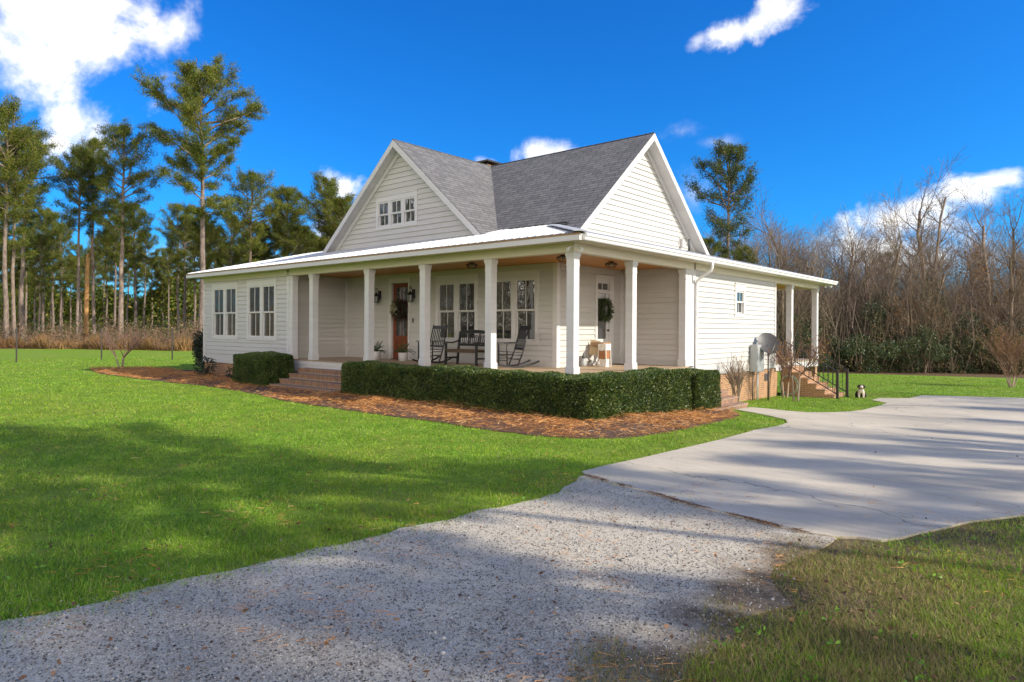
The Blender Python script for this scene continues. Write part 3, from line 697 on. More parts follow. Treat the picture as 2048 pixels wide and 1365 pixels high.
mb = MB(); mb.box(-4.2, 0, BACKY + .03, 17.33, .42, .668); mb.obj('back_deck_skirt', M['trim'], HOUSE)
for y in (14.15, 17.2, BACKY + .16): mb = MB(); mb.box(-.35, -.05, y - .15, y + .15, -.8, .42); mb.obj('back_porch_pier', M['brick'], HOUSE)
# ceiling, soffit, beams
mb = MB(); z = 3.66
mb.face([(WINGX, .2, z), (WINGX, MAINY, z), (.0, MAINY, z), (.0, .2, z)]); mb.face([(MAINX, MAINY, z), (MAINX, RECY, z), (0, RECY, z), (0, MAINY, z)])
mb.obj('porch_ceiling', M['ceiling'], HOUSE)
mb = MB(); mb.face([(-4.2, BACKY, z), (-4.2, 17.3, z), (-.2, 17.3, z), (-.2, BACKY, z)]); mb.obj('back_porch_ceiling', M['ceiling'], HOUSE)
mb = MB(); mb.box(WINGX + .03, -.20, -.012, .21, BT, ST); mb.box(-.20, .012, -.012, RECY + .3, BT, ST); mb.obj('porch_beam', M['soffit'], HOUSE)
mb = MB(); RIGHT.box(mb, RECY + .42, BACKY, BT + .005, ST, -.1, .03); mb.box(-.22, .012, BACKY, 17.33, BT, ST); mb.box(-4.2, -.22, 17.11, 17.33, BT, ST); mb.obj('porch_beam', M['soffit'], HOUSE)
mb = MB(); zs = ST
mb.face([(LEFTX - .45, -EAVE, zs), (EAVE, -EAVE, zs), (.0, .02, zs), (LEFTX, .02, zs)]); mb.face([(EAVE, -EAVE, zs), (EAVE, 17.9, zs), (.0, 17.5, zs), (0, .02, zs)][::-1])
mb.face([(LEFTX - .45, -EAVE, zs), (LEFTX, .02, zs), (LEFTX, BACKY, zs), (LEFTX - .45, BACKY + .4, zs)]); mb.face([(-4.5, 17.3, zs), (0, 17.3, zs), (EAVE, 17.9, zs), (-4.5, 17.9, zs)])
mb.obj('soffit', M['soffit'], HOUSE)
mb = MB(); mb.box(LEFTX - .47, EAVE + .0, -EAVE - .022, -EAVE + .002, 3.765, 3.905); mb.box(LEFTX - .47, LEFTX - .448, -EAVE, BACKY + .4, 3.765, 3.905); mb.box(EAVE - .002, EAVE + .02, -EAVE - .022, 17.9, 3.765, 3.905); mb.box(-4.5, EAVE + .02, 17.9, 17.922, 3.765, 3.905)
mb.obj('fascia', M['trim'], HOUSE)
mb = MB(); mb.box(LEFTX - .5, EAVE + .04, -EAVE - .034, -EAVE - .023, 3.885, 3.925); mb.obj('drip_edge', M['oldwood'], HOUSE)
# gutter (open trough with a rolled front) and downspout
mb = MB(); y0, y1 = -.36, 17.95
prof = [(EAVE + .024, 3.90), (EAVE + .024, 3.775), (EAVE + .075, 3.770), (EAVE + .095, 3.795), (EAVE + .10, 3.83), (EAVE + .13, 3.86), (EAVE + .138, 3.905), (EAVE + .128, 3.915), (EAVE + .12, 3.900)]
for (a, b) in zip(prof, prof[1:]): mb.face([(a[0], y0, a[1]), (b[0], y0, b[1]), (b[0], y1, b[1]), (a[0], y1, a[1])])
for y in (y0, y1): mb.face([(p[0], y, p[1]) for p in prof[:8]])
mb.obj('gutter', M['gutter'], HOUSE)
mb = MB(); Yd = 5.93
mb.tube([(EAVE + .075, Yd, 3.80), (EAVE + .075, Yd, 3.66), (EAVE + .05, Yd, 3.58), (EAVE - .06, Yd, 3.48), (.16, Yd, 3.36), (.08, Yd, 3.28), (.055, Yd, 3.16), (.055, Yd, .1), (.07, Yd, -.05), (.2, Yd, -.16)], .042, 10)
mb.obj('downspout', M['gutter'], HOUSE)
# columns
def column(x, y, z0=FZ):
    mb = MB(); h = .1
    def sq(w, a, b): mb.box(x - w, x + w, y - w, y + w, a, b)
    sq(.119, z0, z0 + .19); sq(.108, z0 + .19, z0 + .205); sq(h, z0 + .205, BT - .30); sq(.110, BT - .30, BT - .28); sq(.1035, BT - .28, BT - .13); sq(.113, BT - .13, BT - .09); sq(.124, BT - .09, BT - .006)
    return mb.obj('column', M['trim'], HOUSE)
for x in (-.1, -2.567, -4.97, -7.38, -10.24): column(x, .1)
column(-.1, 2.59); column(-.1, 14.15, .71); column(-.1, 17.2, .71)
def pilaster(x0, x1, y0, y1):
    mb = MB(); w = .02
    mb.box(x0, x1, y0, y1, FZ + .2, BT - .01); mb.box(x0 - w, x1 + w, y0 - w, y1, FZ, FZ + .2); mb.box(x0 - w, x1 + w, y0 - w, y1, BT - .30, BT - .27); mb.box(x0 - w * 1.2, x1 + w * 1.2, y0 - w * 1.2, y1, BT - .12, BT - .012)
    return mb.obj('pilaster', M['trim'], HOUSE)
pilaster(WINGX + .03, WINGX + .23, .0, .2); pilaster(-.2, .0, RECY - .2, RECY - .03)
# metal porch roof with ribs
RS = .262; RZ = 3.925; EX = EAVE + .05; YT = 2.78; LX = LEFTX - .5
mb = MB(); step = .23; x = LX
def zf(y): return RZ + RS * (y + EX)
while x < EX - .01:
    x1 = min(x + step, EX)
    ya = min(YT, -EX + (EX - x), -EX + (x - LX) + .001) if x > LX else -EX; yb = min(YT, -EX + (EX - x1), -EX + (x1 - LX))
    q = [(x, -EX, zf(-EX)), (x1, -EX, zf(-EX)), (x1, yb, zf(yb)), (x, ya, zf(ya))]
    if ya <= -EX + 1e-4: q = q[:3]
    elif yb <= -EX + 1e-4: q = [q[0], q[1], q[3]]
    mb.face(q)
    if min(ya, yb) > -EX + .1:
        yr = min(ya, yb)
        for (a, b, h0, h1) in ((x - .022, x - .010, 0, .024), (x - .010, x + .010, .024, .024), (x + .010, x + .022, .024, 0)):
            mb.face([(a, -EX, zf(-EX) + h0 + .001), (b, -EX, zf(-EX) + h1 + .001), (b, yr, zf(yr) + h1 + .001), (a, yr, zf(yr) + h0 + .001)])
        mb.face([(x - .022, -EX, zf(-EX) - .002), (x + .022, -EX, zf(-EX) - .002), (x + .010, -EX, zf(-EX) + .024), (x - .010, -EX, zf(-EX) + .024)])
    x = x1
y = -EX; YE = 17.98; XT = -2.4
def zx(xx): return RZ + RS * (EX - xx)
while y < YE - .01:
    y1 = min(y + step, YE)
    xa = max(XT, EX - (y + EX), EX - (YE - y)); xb = max(XT, EX - (y1 + EX), EX - (YE - y1))
    q = [(EX, y, zx(EX)), (EX, y1, zx(EX)), (xb, y1, zx(xb)), (xa, y, zx(xa))]
    if xa >= EX - 1e-4: q = q[:3]
    elif xb >= EX - 1e-4: q = [q[0], q[1], q[3]]
    mb.face(q)
    if max(xa, xb) < EX - .1:
        xr_ = max(xa, xb)
        for (a, b, h0, h1) in ((y - .022, y - .010, 0, .024), (y - .010, y + .010, .024, .024), (y + .010, y + .022, .024, 0)):
            mb.face([(EX, a, zx(EX) + h0 + .001), (EX, b, zx(EX) + h1 + .001), (xr_, b, zx(xr_) + h1 + .001), (xr_, a, zx(xr_) + h0 + .001)])
        mb.face([(EX, y - .022, zx(EX) - .002), (EX, y + .022, zx(EX) - .002), (EX, y + .010, zx(EX) + .024), (EX, y - .010, zx(EX) + .024)])
    y = y1
mb.face([(LX, -EX, RZ), (LX + 3.6, -EX + 3.6, zf(-EX + 3.6)), (LX + 3.6, BACKY - 3, zf(-EX + 3.6)), (LX, BACKY + .5, RZ)])
mb.obj('metal_roof', M['metal'], HOUSE)
mb = MB()
for (a, b) in (((EX + .01, -EX - .01, RZ + .03), (XT + .1, 2.25, zf(2.25) + .03)),):
    mb.bar(a, b, .30, .02)
mb.obj('hip_cap', M['metal'], HOUSE)
# shingled gables
RZR = 7.93; SL = .862; MY = 6.43; RXE = -1.60; FYE = 1.78; FX = -8.42; MLX = -13.65; HWM = 4.22; HWF = 4.05; TH = .16
mb = MB()
def slab(pts, th=TH):
    """roof slab with thickness hanging straight down"""
    lo = [(p[0], p[1], p[2] - th) for p in pts]
    mb.face(pts); mb.face(lo[::-1])
    for i in range(len(pts)):
        j = (i + 1) % len(pts); mb.face([pts[i], lo[i], lo[j], pts[j]])
zb = RZR - SL * HWM
mb_pts = [(MLX, MY - HWM, zb), (RXE, MY - HWM, zb), (RXE, MY, RZR), (MLX, MY, RZR)]
slab(mb_pts); slab([(RXE, MY + HWM, zb), (MLX, MY + HWM, zb), (MLX, MY, RZR), (RXE, MY, RZR)])
zf_ = RZR - SL * HWF
slab([(FX, FYE, RZR + .004), (FX + HWF, FYE, zf_ + .004), (FX + HWF, MY - HWF, zf_ + .004), (FX, MY, RZR + .004)][::-1][::-1], .12)
slab([(FX, MY, RZR + .004), (FX - HWF, MY - HWF, zf_ + .004), (FX - HWF, FYE, zf_ + .004), (FX, FYE, RZR + .004)], .12)
bmx = bmesh.new()
roof = mb.obj('shingle_roof', M['shingle'], HOUSE)
mb = MB()                                                            # ridge caps
mb.bar((MLX, MY, RZR + .004), (RXE + .01, MY, RZR + .004), .05, .012); mb.bar((FX, FYE - .01, RZR + .01), (FX, MY, RZR + .01), .05, .012)
mb.obj('ridge_cap', M['shingle'], HOUSE)
mb = MB(); mb.bar((-4.2, 2.66, 4.775), (-2.1, 2.66, 4.775), .16, .02); mb.obj('roof_flashing', M['darkgrey'], HOUSE)
# gable walls, rakes, soffits
GF = Frame('Y', 2.12, -1); GR = Frame('X', -1.98, 1)
GW = (-9.66, -7.58, 5.15, 6.24)
hr = RZR - TH - .04
siding(GF, FX - 4.2, FX + 4.2, 4.30, 7.70, [shr(GW)], bound=lambda z: (FX - (hr - z) / SL, FX + (hr - z) / SL), expo=.165, name='gable_wall')
siding(GR, MY - 4.3, MY + 4.3, 4.02, 7.70, bound=lambda z: (MY - (hr - z) / SL, MY + (hr - z) / SL), expo=.165, name='gable_wall')
def rake(fr, c, hw, edge):
    """rake boards outside, sloped soffit with a wall trim board inside"""
    for sgn in (-1, 1):
        mb = MB()
        o0, o1 = edge - .03, edge + .012
        top = [(c, RZR - .02), (c + sgn * hw, RZR - .02 - SL * hw)]; w = .21
        a = [fr.p(top[0][0], top[0][1], o1), fr.p(top[1][0], top[1][1], o1), fr.p(top[1][0], top[1][1] - w, o1), fr.p(top[0][0], top[0][1] - w, o1)]
        b = [fr.p(top[0][0], top[0][1], o0), fr.p(top[1][0], top[1][1], o0), fr.p(top[1][0], top[1][1] - w, o0), fr.p(top[0][0], top[0][1] - w, o0)]
        mb.face(a); mb.face(b[::-1])
        for i in range(4): mb.face([a[i], b[i], b[(i + 1) % 4], a[(i + 1) % 4]])
        mb.obj('rake_board', M['trim'], HOUSE)
        mb = MB(); d = TH + .035
        q = [fr.p(c, RZR - d, 0), fr.p(c + sgn * hw, RZR - d - SL * hw, 0), fr.p(c + sgn * hw, RZR - d - SL * hw, edge - .03), fr.p(c, RZR - d, edge - .03)]
        mb.face(q)
        n = 46
        for k in range(n):                                           # vented soffit battens
            t0 = k / n; t1 = (k + .28) / n
            z0_, z1_ = RZR - d - .006 - SL * hw * t0, RZR - d - .006 - SL * hw * t1
            mb.face([fr.p(c + sgn * hw * t0, z0_, .03), fr.p(c + sgn * hw * t1, z1_, .03), fr.p(c + sgn * hw * t1, z1_, edge - .06), fr.p(c + sgn * hw * t0, z0_, edge - .06)])
        mb.obj('rake_soffit', M['trim'], HOUSE)
        mb = MB(); w = .19; o0, o1 = .018, .045; d = TH + .045
        a = [fr.p(c, RZR - d, o1), fr.p(c + sgn * hw, RZR - d - SL * hw, o1), fr.p(c + sgn * hw, RZR - d - SL * hw - w, o1), fr.p(c, RZR - d - w, o1)]
        b = [fr.p(c, RZR - d, o0), fr.p(c + sgn * hw, RZR - d - SL * hw, o0), fr.p(c + sgn * hw, RZR - d - SL * hw - w, o0), fr.p(c, RZR - d - w, o0)]
        mb.face(a); mb.face(b[::-1])
        for i in range(4): mb.face([a[i], b[i], b[(i + 1) % 4], a[(i + 1) % 4]])
        mb.obj('gable_trim', M['trim'], HOUSE)
rake(GF, FX, HWF, 2.12 - FYE); rake(GR, MY, HWM, RXE + 1.98)
# windows
def pair(u0, u1): 
    m = (u0 + u1) / 2; return [(u0 + .12, m - .075), (m + .075, u1 - .12)]
window(WING, *W1, pair(W1[0], W1[1]), 0, 2.40, 0); window(WING, *W2, pair(W2[0], W2[1]), 0, 2.40, 0)
window(FRONT, *F1, pair(F1[0], F1[1]), 0, 2.40, 0); window(FRONT, *F2, pair(F2[0], F2[1]), 0, 2.40, 0)
a, b = GW[0], GW[1]; w3 = (b - a - .24 - .26) / 3
window(GF, *GW, [(a + .12 + i * (w3 + .13), a + .12 + i * (w3 + .13) + w3) for i in range(3)], 0, 5.64, 0, .17)
window(RIGHT, *RW, [(RW[0] + .13, RW[1] - .13)], 0, 2.78, 0, .22, .13, .1)
# front door
mb = MB(); B = lambda *a: FRONT.box(mb, *a)
B(DOOR[0], DOOR[0] + .16, FZ, 3.37, -.1, .034); B(DOOR[1] - .08, DOOR[1], FZ, 3.37, -.1, .034); B(DOOR[0], DOOR[1], 3.37, 3.53, -.1, .034); B(DOOR[0] - .02, DOOR[1] + .02, 3.53, 3.56, -.02, .05)
mb.obj('door_frame', M['trim'], HOUSE)
d0, d1 = DOOR[0] + .16, DOOR[1] - .08
mb = MB(); o = -.05
B = lambda *a: FRONT.box(mb, *a)
B(d0, d0 + .14, FZ + .02, 3.36, -.1, o); B(d1 - .12, d1, FZ + .02, 3.36, -.1, o); B(d0 + .14, d1 - .12, 3.22, 3.36, -.1, o); B(d0 + .14, d1 - .12, FZ + .02, FZ + .24, -.1, o); B(d0 + .14, d1 - .12, 1.48, 1.63, -.1, o)
B(d0 + .14, d1 - .12, FZ + .24, 1.48, -.1, o - .022); B(d0 + .19, d1 - .17, FZ + .30, 1.42, -.08, o - .01)
m_ = (d0 + d1) / 2; B(m_ - .012, m_ + .012, 1.63, 3.22, -.09, o - .005)
door = mb.obj('front_door', M['mahogany'], HOUSE)
mb = MB(); FRONT.box(mb, d0 + .13, d1 - .11, 1.62, 3.23, -.09, o - .02); mb.obj('pane', M['doorglass'], door)
mb = MB(); mb.tube([FRONT.p(d1 - .06, 1.95, o), FRONT.p(d1 - .06, 1.95, .01)], .028, 10); FRONT.box(mb, d1 - .08, d1 - .04, 1.8, 2.1, o - .005, o + .008); mb.obj('handle', M['iron'], door)
mb = MB(); FRONT.box(mb, d0, d1, FZ, FZ + .025, -.1, .06); mb.obj('threshold', M['iron'], HOUSE)
# side door with transom
mb = MB(); B = lambda *a: SIDE.box(mb, *a)
s0, s1 = SDOOR[0], SDOOR[1]
B(s0, s0 + .11, FZ, 3.27, -.1, .034); B(s1 - .2, s1, FZ, 3.27, -.1, .034); B(s0, s1, 3.27, SDOOR[3], -.1, .034); B(s0 + .11, s1 - .2, 2.93, 3.0, -.1, .034); B(s0 - .015, s1 + .015, SDOOR[3], SDOOR[3] + .03, -.02, .05)
mb.obj('door_frame', M['trim'], HOUSE)
mb = MB(); a, b = s0 + .11, s1 - .2; o = -.02
B = lambda *q: SIDE.box(mb, *q)
B(a, a + .03, 3.0, 3.27, -.08, o); B(b - .03, b, 3.0, 3.27, -.08, o); B(a + .03, b - .03, 3.22, 3.27, -.08, o); B(a + .03, b - .03, 3.0, 3.04, -.08, o); m_ = (a + b) / 2; B(m_ - .015, m_ + .015, 3.04, 3.22, -.07, o - .005)
tr = mb.obj('transom', M['trim'], HOUSE)
mb = MB(); SIDE.box(mb, a + .02, b - .02, 3.03, 3.23, -.08, o - .03); mb.obj('pane', M['doorglass'], tr)
mb = MB(); o = -.03
B(a, a + .06, FZ + .02, 2.925, -.08, o); B(b - .11, b, FZ + .02, 2.925, -.08, o); B(a + .06, b - .11, 2.78, 2.925, -.08, o); B(a + .06, b - .11, FZ + .02, 1.60, -.08, o); 
B(a + .1, b - .15, FZ + .2, 1.5, -.02, o + .008)
sd = mb.obj('side_door', M['trim'], HOUSE)
mb = MB(); SIDE.box(mb, a + .05, b - .10, 1.59, 2.79, -.08, o - .02); mb.obj('pane', M['doorglass'], sd)
mb = MB(); mb.tube([SIDE.p(b - .05, 1.85, o), SIDE.p(b - .05, 1.85, .03)], .028, 10); mb.obj('knob', M['iron'], sd)
# small fixed fittings of the house
mb = MB(); FRONT.box(mb, -7.98, -7.94, 2.05, 2.19, .005, .04); mb.obj('doorbell', M['black'], HOUSE)
mb = MB(); WINGR.box(mb, .98, 1.06, 1.18, 1.33, .005, .06); mb.obj('outlet_cover', M['pot'], HOUSE)
mb = MB(); 
mb.face([(-1.955, 8.75, 4.72), (-1.955, 9.08, 4.72), (-1.955, 8.92, 5.1)]); mb.box(-1.97, -1.86, 8.86, 8.98, 4.66, 4.95); mb.bar((-1.9, 8.92, 4.86), (-1.9, 9.2, 4.82), .05, .05); mb.obj('gable_vent', M['siding'], HOUSE)
mb = MB(); zr = zx(-1.2); mb.tube([(-1.2, 8.0, zr - .02), (-1.2, 8.0, zr + .05)], .11, 12); mb.tube([(-1.2, 8.0, zr + .05), (-1.2, 8.0, zr + .42)], .035, 10); mb.obj('vent_pipe', M['darkgrey'], HOUSE)
mb = MB(); cx, cy = -9.6, 7.5; mb.box(cx - .35, cx + .35, cy - .35, cy + .35, 7.0, 8.28); mb.obj('chimney', M['brick'], HOUSE)
mb = MB(); mb.box(cx - .5, cx + .5, cy - .5, cy + .5, 8.36, 8.42); mb.box(cx - .2, cx + .2, cy - .2, cy + .2, 8.42, 8.5)
for i in (-1, 1):
    for j in (-1, 1): mb.box(cx + i * .3 - .03, cx + i * .3 + .03, cy + j * .3 - .03, cy + j * .3 + .03, 8.28, 8.36)
mb.obj('chimney_cap', M['black'], HOUSE)
for y0, y1, z0, z1 in ((9.0, 9.38, .12, .34), (11.45, 11.8, .12, .36)):
    mb = MB(); RIGHT.box(mb, y0, y1, z0, z1, -.05, -.01)
    for k in range(5): RIGHT.box(mb, y0 + .03, y1 - .03, z0 + .02 + k * .042, z0 + .04 + k * .042, -.01, .0)
    mb.obj('foundation_vent', M['darkgrey'], HOUSE)
# brick steps
def steps_y(name, x0, x1, tops, y0, tread, zg):
    mb = MB()
    for i, z in enumerate(tops):
        yf = y0 - tread * (i + 1); w = .0015 * i
        mb.box(x0 - w, x1 + w, yf, y0 - tread * i if i else y0, zg, z - .045)
        mb.box(x0 - w - .012, x1 + w + .012, yf - .02, y0 - tread * i + (.0 if i else -.001), z - .0449, z)
    return mb.obj(name, M['rowlock'], HOUSE)
def steps_x(name, y0, y1, tops, x0, tread, zg):
    mb = MB()
    for i, z in enumerate(tops):
        xf = x0 + tread * (i + 1); w = .0015 * i
        mb.box(x0 + tread * i, xf, y0 - w, y1 + w, zg, z - .045); mb.box(x0 + tread * i + .001, xf + .02, y0 - w - .012, y1 + w + .012, z - .0449, z)
    return mb.obj(name, M['brick'] if y0 > 10 else M['rowlock'], HOUSE)
steps_y('front_steps', -10.4, -7.2, (.60, .45, .30, .155), -.02, .32, -.1)
steps_x('side_steps', 3.9, 6.26, (.50, .35, .20, .04, -.12), .015, .28, -.6)
steps_x('back_steps', 13.1, 14.5, (.56, .36, .17, -.02, -.2, -.37), .03, .285, -.9)
# iron railings of the back steps
def railing(y):
    mb = MB(); p0 = (-.05, .60); p1 = (1.86, -.62 + .12)
    zb_ = lambda x: .62 + (x + .05) * (-.47 - .62) / 1.91
    x1 = 1.86; g = float(T(x1, y))
    mb.bar((-.05, y, zb_(-.05) + .12), (x1, y, zb_(x1) + .12), .03, .03); mb.bar((-.05, y, zb_(-.05) + .92), (x1, y, zb_(x1) + .92), .04, .03)
    r = mb.obj('stair_railing', M['iron'], HOUSE)
    mb = MB(); mb.box(x1 - .04, x1 + .04, y - .04, y + .04, g, zb_(x1) + .98); mb.box(x1 - .07, x1 + .07, y - .07, y + .07, g, g + .03); mb.obj('post', M['iron'], r)
    mb = MB(); mb.box(-.09, -.01, y - .04, y + .04, .71, zb_(-.05) + .98); mb.obj('post', M['iron'], r)
    for k in range(1, 12):
        x = -.05 + 1.91 * k / 12; mb = MB(); mb.bar((x, y, zb_(x) + .12), (x, y, zb_(x) + .91), .016, .016); mb.obj('baluster', M['iron'], r)
    return r
railing(13.2); railing(14.42)

# ------------------------------------------------------------------ things fixed to or hanging on the house
def lantern(x, label):
    t = thing('wall_lantern', label, 'lantern', (x, MAINY - .03, 2.73), 0, 'lanterns beside the front door')
    mb = MB(); mb.lathe([(.0, .30), (.055, .32), (.07, .40), (.055, .48), (0, .50)], (0, 0, 0), 14); 
    mb = MB()
    mb.box(-.055, .055, -.02, .02, .12, .40); mb.obj('backplate', M['black'], t)
    mb = MB(); pts = [(0, -.01, .30)]
    for k in range(13):
        a = R(-30 + k * 22); pts.append((-.0, -.10 - .07 * math.cos(a), .40 + .07 * math.sin(a) + .0))
    mb.tube([(0, -.01, .24), (0, -.06, .30), (0, -.075, .40), (0, -.10, .475), (0, -.145, .49), (0, -.175, .455), (0, -.165, .415), (0, -.14, .42), (0, -.14, .44)], .009, 6)
    mb.tube([(0, -.15, .42), (0, -.15, .34)], .008, 6); mb.obj('scroll_arm', M['black'], t)
    mb = MB(); mb.lathe([(.0, .35), (.02, .34), (.035, .30), (.115, .235), (.125, .225), (.125, .21), (.0, .21)], (0, -.15, 0), 6); mb.lathe([(0, .0), (.10, .0), (.10, .018), (.0, .02)], (0, -.15, 0), 6)
    for k in range(6):
        a = math.pi / 3 * k; mb.bar((.10 * math.cos(a), -.15 + .10 * math.sin(a), .01), (.112 * math.cos(a), -.15 + .112 * math.sin(a), .215), .012, .012)
    mb.obj('cage', M['black'], t)
    mb = MB(); mb.lathe([(.09, .02), (.10, .21)], (0, -.15, 0), 6); mb.obj('lamp_glass', M['lampglass'], t)
    mb = MB()
    for k in range(3): a = 2.1 * k; mb.tube([(.03 * math.cos(a), -.15 + .03 * math.sin(a), .02), (.03 * math.cos(a), -.15 + .03 * math.sin(a), .12)], .011, 6)
    mb.obj('candle', M['pot'], t)
lantern(-9.66, 'black scroll-arm lantern on the wall left of the wooden front door')
lantern(-7.93, 'black scroll-arm lantern between the front door and the paired porch windows')

def wreath(name, label, frame, u, z, rad, thick, mats, n=900, bow=False):
    t = thing(name, label, 'wreath', frame.p(u, z, .05))
    a = rng.uniform(0, 2 * math.pi, n); b = rng.uniform(0, 2 * math.pi, n); rr = thick * np.sqrt(rng.uniform(.2, 1, n))
    U = (rad + rr * np.cos(b)) * np.cos(a); Z = (rad + rr * np.cos(b)) * np.sin(a); O = rr * np.sin(b) + .02
    P = np.array([np.array(frame.p(0, 0, 0)) * 0 for _ in range(n)])
    base = np.array(frame.p(0, 0, 0)); eu = np.array(frame.p(1, 0, 0)) - base; ez = np.array(frame.p(0, 1, 0)) - base; eo = np.array(frame.p(0, 0, 1)) - base
    P = U[:, None] * eu + Z[:, None] * ez + O[:, None] * eo
    D = unit(rng.normal(size=(n, 3)) + .9 * unit(P) + .5 * eo)
    put('wreath_foliage', np_mesh('wreath_foliage', *leaf_quads(P, D, rng.uniform(.06, .12, n), .022), mats), t)
    mb = MB(); mb.tube([tuple(rad * .97 * math.cos(k * math.pi / 12) * eu + rad * .97 * math.sin(k * math.pi / 12) * ez + .02 * eo) for k in range(25)], thick * .55, 7, False); mb.obj('wreath_ring', M['hedgecore'], t)
    return t, eu, ez, eo
M['wreath_red'] = island('dark_red_wreath', [(0, (.02, .018, .01)), (.5, (.05, .02, .018)), (.8, (.04, .05, .02)), (1, (.20, .09, .08))], .7)
M['cream_bow'] = island('pale_magnolia_leaves', [(0, (.16, .17, .09)), (.6, (.34, .34, .2)), (1, (.5, .48, .33))], .6, .1)
t, eu, ez, eo = wreath('door_wreath', 'dark twig wreath with pale leaves on the wooden front door', FRONT, -8.56, 2.47, .25, .10, M['wreath_red'])
n = 150; P = rng.normal(size=(n, 3)) * .055; P = P[:, :1] * eu * .9 + P[:, 1:2] * ez * 2.0 + np.abs(P[:, 2:]) * eo * .6 + (-.20 * eu + .06 * ez + .10 * eo)
put('bow', np_mesh('bow', *leaf_quads(P, unit(rng.normal(size=(n, 3))), .10, .05), M['cream_bow']), t)
t, eu, ez, eo = wreath('door_wreath', 'round dark green wreath hanging on the white side door', SIDE, 4.56, 2.44, .24, .075, M['holly'], 1100)
mb = MB(); mb.bar(tuple(.25 * ez + .005 * eo), tuple(.47 * ez + .002 * eo), .03, .004); mb.obj('ribbon', M['iron'], t)

def ceiling_light(x, y, label):
    t = thing('ceiling_light', label, 'ceiling light', (x, y, 3.655), 0, 'black cage lights under the porch ceiling')
    mb = MB(); mb.lathe([(0, 0), (.07, -.001), (.075, -.02), (.02, -.03), (0, -.03)], (0, 0, 0), 16); mb.obj('canopy', M['black'], t)
    mb = MB()
    for k in range(8):
        a = math.pi / 4 * k; c, s = math.cos(a), math.sin(a)
        mb.tube([(.04 * c, .04 * s, -.02), (.15 * c, .15 * s, -.045), (.16 * c, .16 * s, -.07), (.10 * c, .10 * s, -.14), (.03 * c, .03 * s, -.15)], .007, 5)
    mb.tube([(.16 * math.cos(k * math.pi / 10), .16 * math.sin(k * math.pi / 10), -.06) for k in range(21)], .009, 5, False); mb.obj('cage', M['black'], t)
    mb = MB(); mb.lathe([(.0, -.03), (.028, -.04), (.032, -.09), (.0, -.12)], (0, 0, 0), 10); mb.obj('bulb', M['lampglass'], t)
ceiling_light(-4.05, .95, 'black cage light on the porch ceiling above the bench')
ceiling_light(-1.0, .95, 'black cage light on the porch ceiling behind the corner column')
ceiling_light(-.95, 3.0, 'black cage light under the orange ceiling of the side porch')
def flood(x, y, z, rz, label):
    t = thing('floodlight', label, 'floodlight', (x, y, z), rz, 'twin floodlights under the eaves')
    mb = MB(); mb.lathe([(0, .0), (.06, .0), (.06, .025), (0, .03)], (0, 0, -.015), 14); mb.obj('mount', M['gutter'], t)
    for s in (-1, 1):
        mb = MB(); mb.tube([(s * .03, 0, .0), (s * .09, -.05, -.02)], .012, 8); a = Vector((s * .09, -.05, -.02)); d = Vector((s * .55, -.6, -.58)).normalized()
        mb.tube([a, a + d * .025, a + d * .08, a + d * .12], [.016, .026, .036, .045], 14); mb.obj('lamp_head', M['pot'], t)
flood(.03, -.03, 3.70, R(38), 'white twin floodlight on the corner of the porch beam')
flood(.25, 17.5, 3.755, R(60), 'white twin floodlight under the eave of the back porch')

# ------------------------------------------------------------------ porch furniture
def dup_tree(root, loc, rz, label):
    r = root.copy(); COL.objects.link(r); r.location = loc; r.rotation_euler = (0, 0, rz); r['label'] = label
    for ch in list(root.children):
        c = ch.copy(); COL.objects.link(c); c.parent = r
    return r
def rocking_chair(loc, rz, label):
    t = thing('rocking_chair', label, 'rocking chair', loc, rz, 'black rocking chairs on the front porch')
    w = .27; ln = R(16)
    def bk(h): return (.21 + (h - .40) * math.tan(ln), h)             # back slants away (+y)
    for s in (-1, 1):
        mb = MB(); x = s * w
        mb.tube([(x, bk(.06)[0] - .05, .06), (x, bk(.42)[0], .42), (x, bk(1.14)[0], 1.14)], [.019, .021, .016], 8); mb.obj('back_post', M['black'], t)
        mb = MB(); mb.tube([(x, -.24, .07), (x, -.24, .44), (x, -.245, .63)], [.018, .022, .019], 8); mb.obj('front_leg', M['black'], t)
        mb = MB(); pts = [(x, -.50 + k * .1, .035 + .9 * ((k * .1 - .52) ** 2) * .35) for k in range(13)]
        for a, b in zip(pts, pts[1:]): mb.bar(a, b, .032, .045)
        mb.obj('rocker', M['black'], t)
        mb = MB(); yb = bk(.66)[0]
        for a, b in zip([(x, yb, .665), (x, .05, .66), (x, -.18, .65)], [(x, .05, .66), (x, -.18, .65), (x, -.33, .655)]): mb.bar(a, b, .06, .022)
        mb.obj('arm', M['black'], t)
        mb = MB(); mb.tube([(x, -.24, .25), (x, .15, .25)], .011, 6); mb.tube([(x, -.24, .35), (x, .18, .35)], .011, 6); mb.obj('stretcher', M['black'], t)
    mb = MB()
    for k in range(9): 
        y = -.25 + k * .055; mb.bar((-w, y, .435 - .03 * (k / 8)), (w, y, .435 - .03 * (k / 8)), .05, .018)
    mb.obj('seat', M['black'], t)
    mb = MB()
    for (h, hh) in ((1.06, .10), (.50, .05)): y = bk(h)[0]; mb.bar((-w, y, h), (w, y, h), .022, hh, (0, math.sin(ln), math.cos(ln)))
    for k in range(7):
        x = -.20 + k * .0667; mb.bar((x, bk(.50)[0], .50), (x, bk(1.05)[0], 1.05), .028, .012, (0, 1, 0))
    mb.obj('slat_back', M['black'], t)
    mb = MB(); mb.tube([(-w, -.24, .2), (w, -.24, .2)], .011, 6); mb.tube([(-w, -.24, .32), (w, -.24, .32)], .011, 6); mb.tube([(-w, .14, .22), (w, .14, .22)], .011, 6); mb.obj('cross_rung', M['black'], t)
    return t
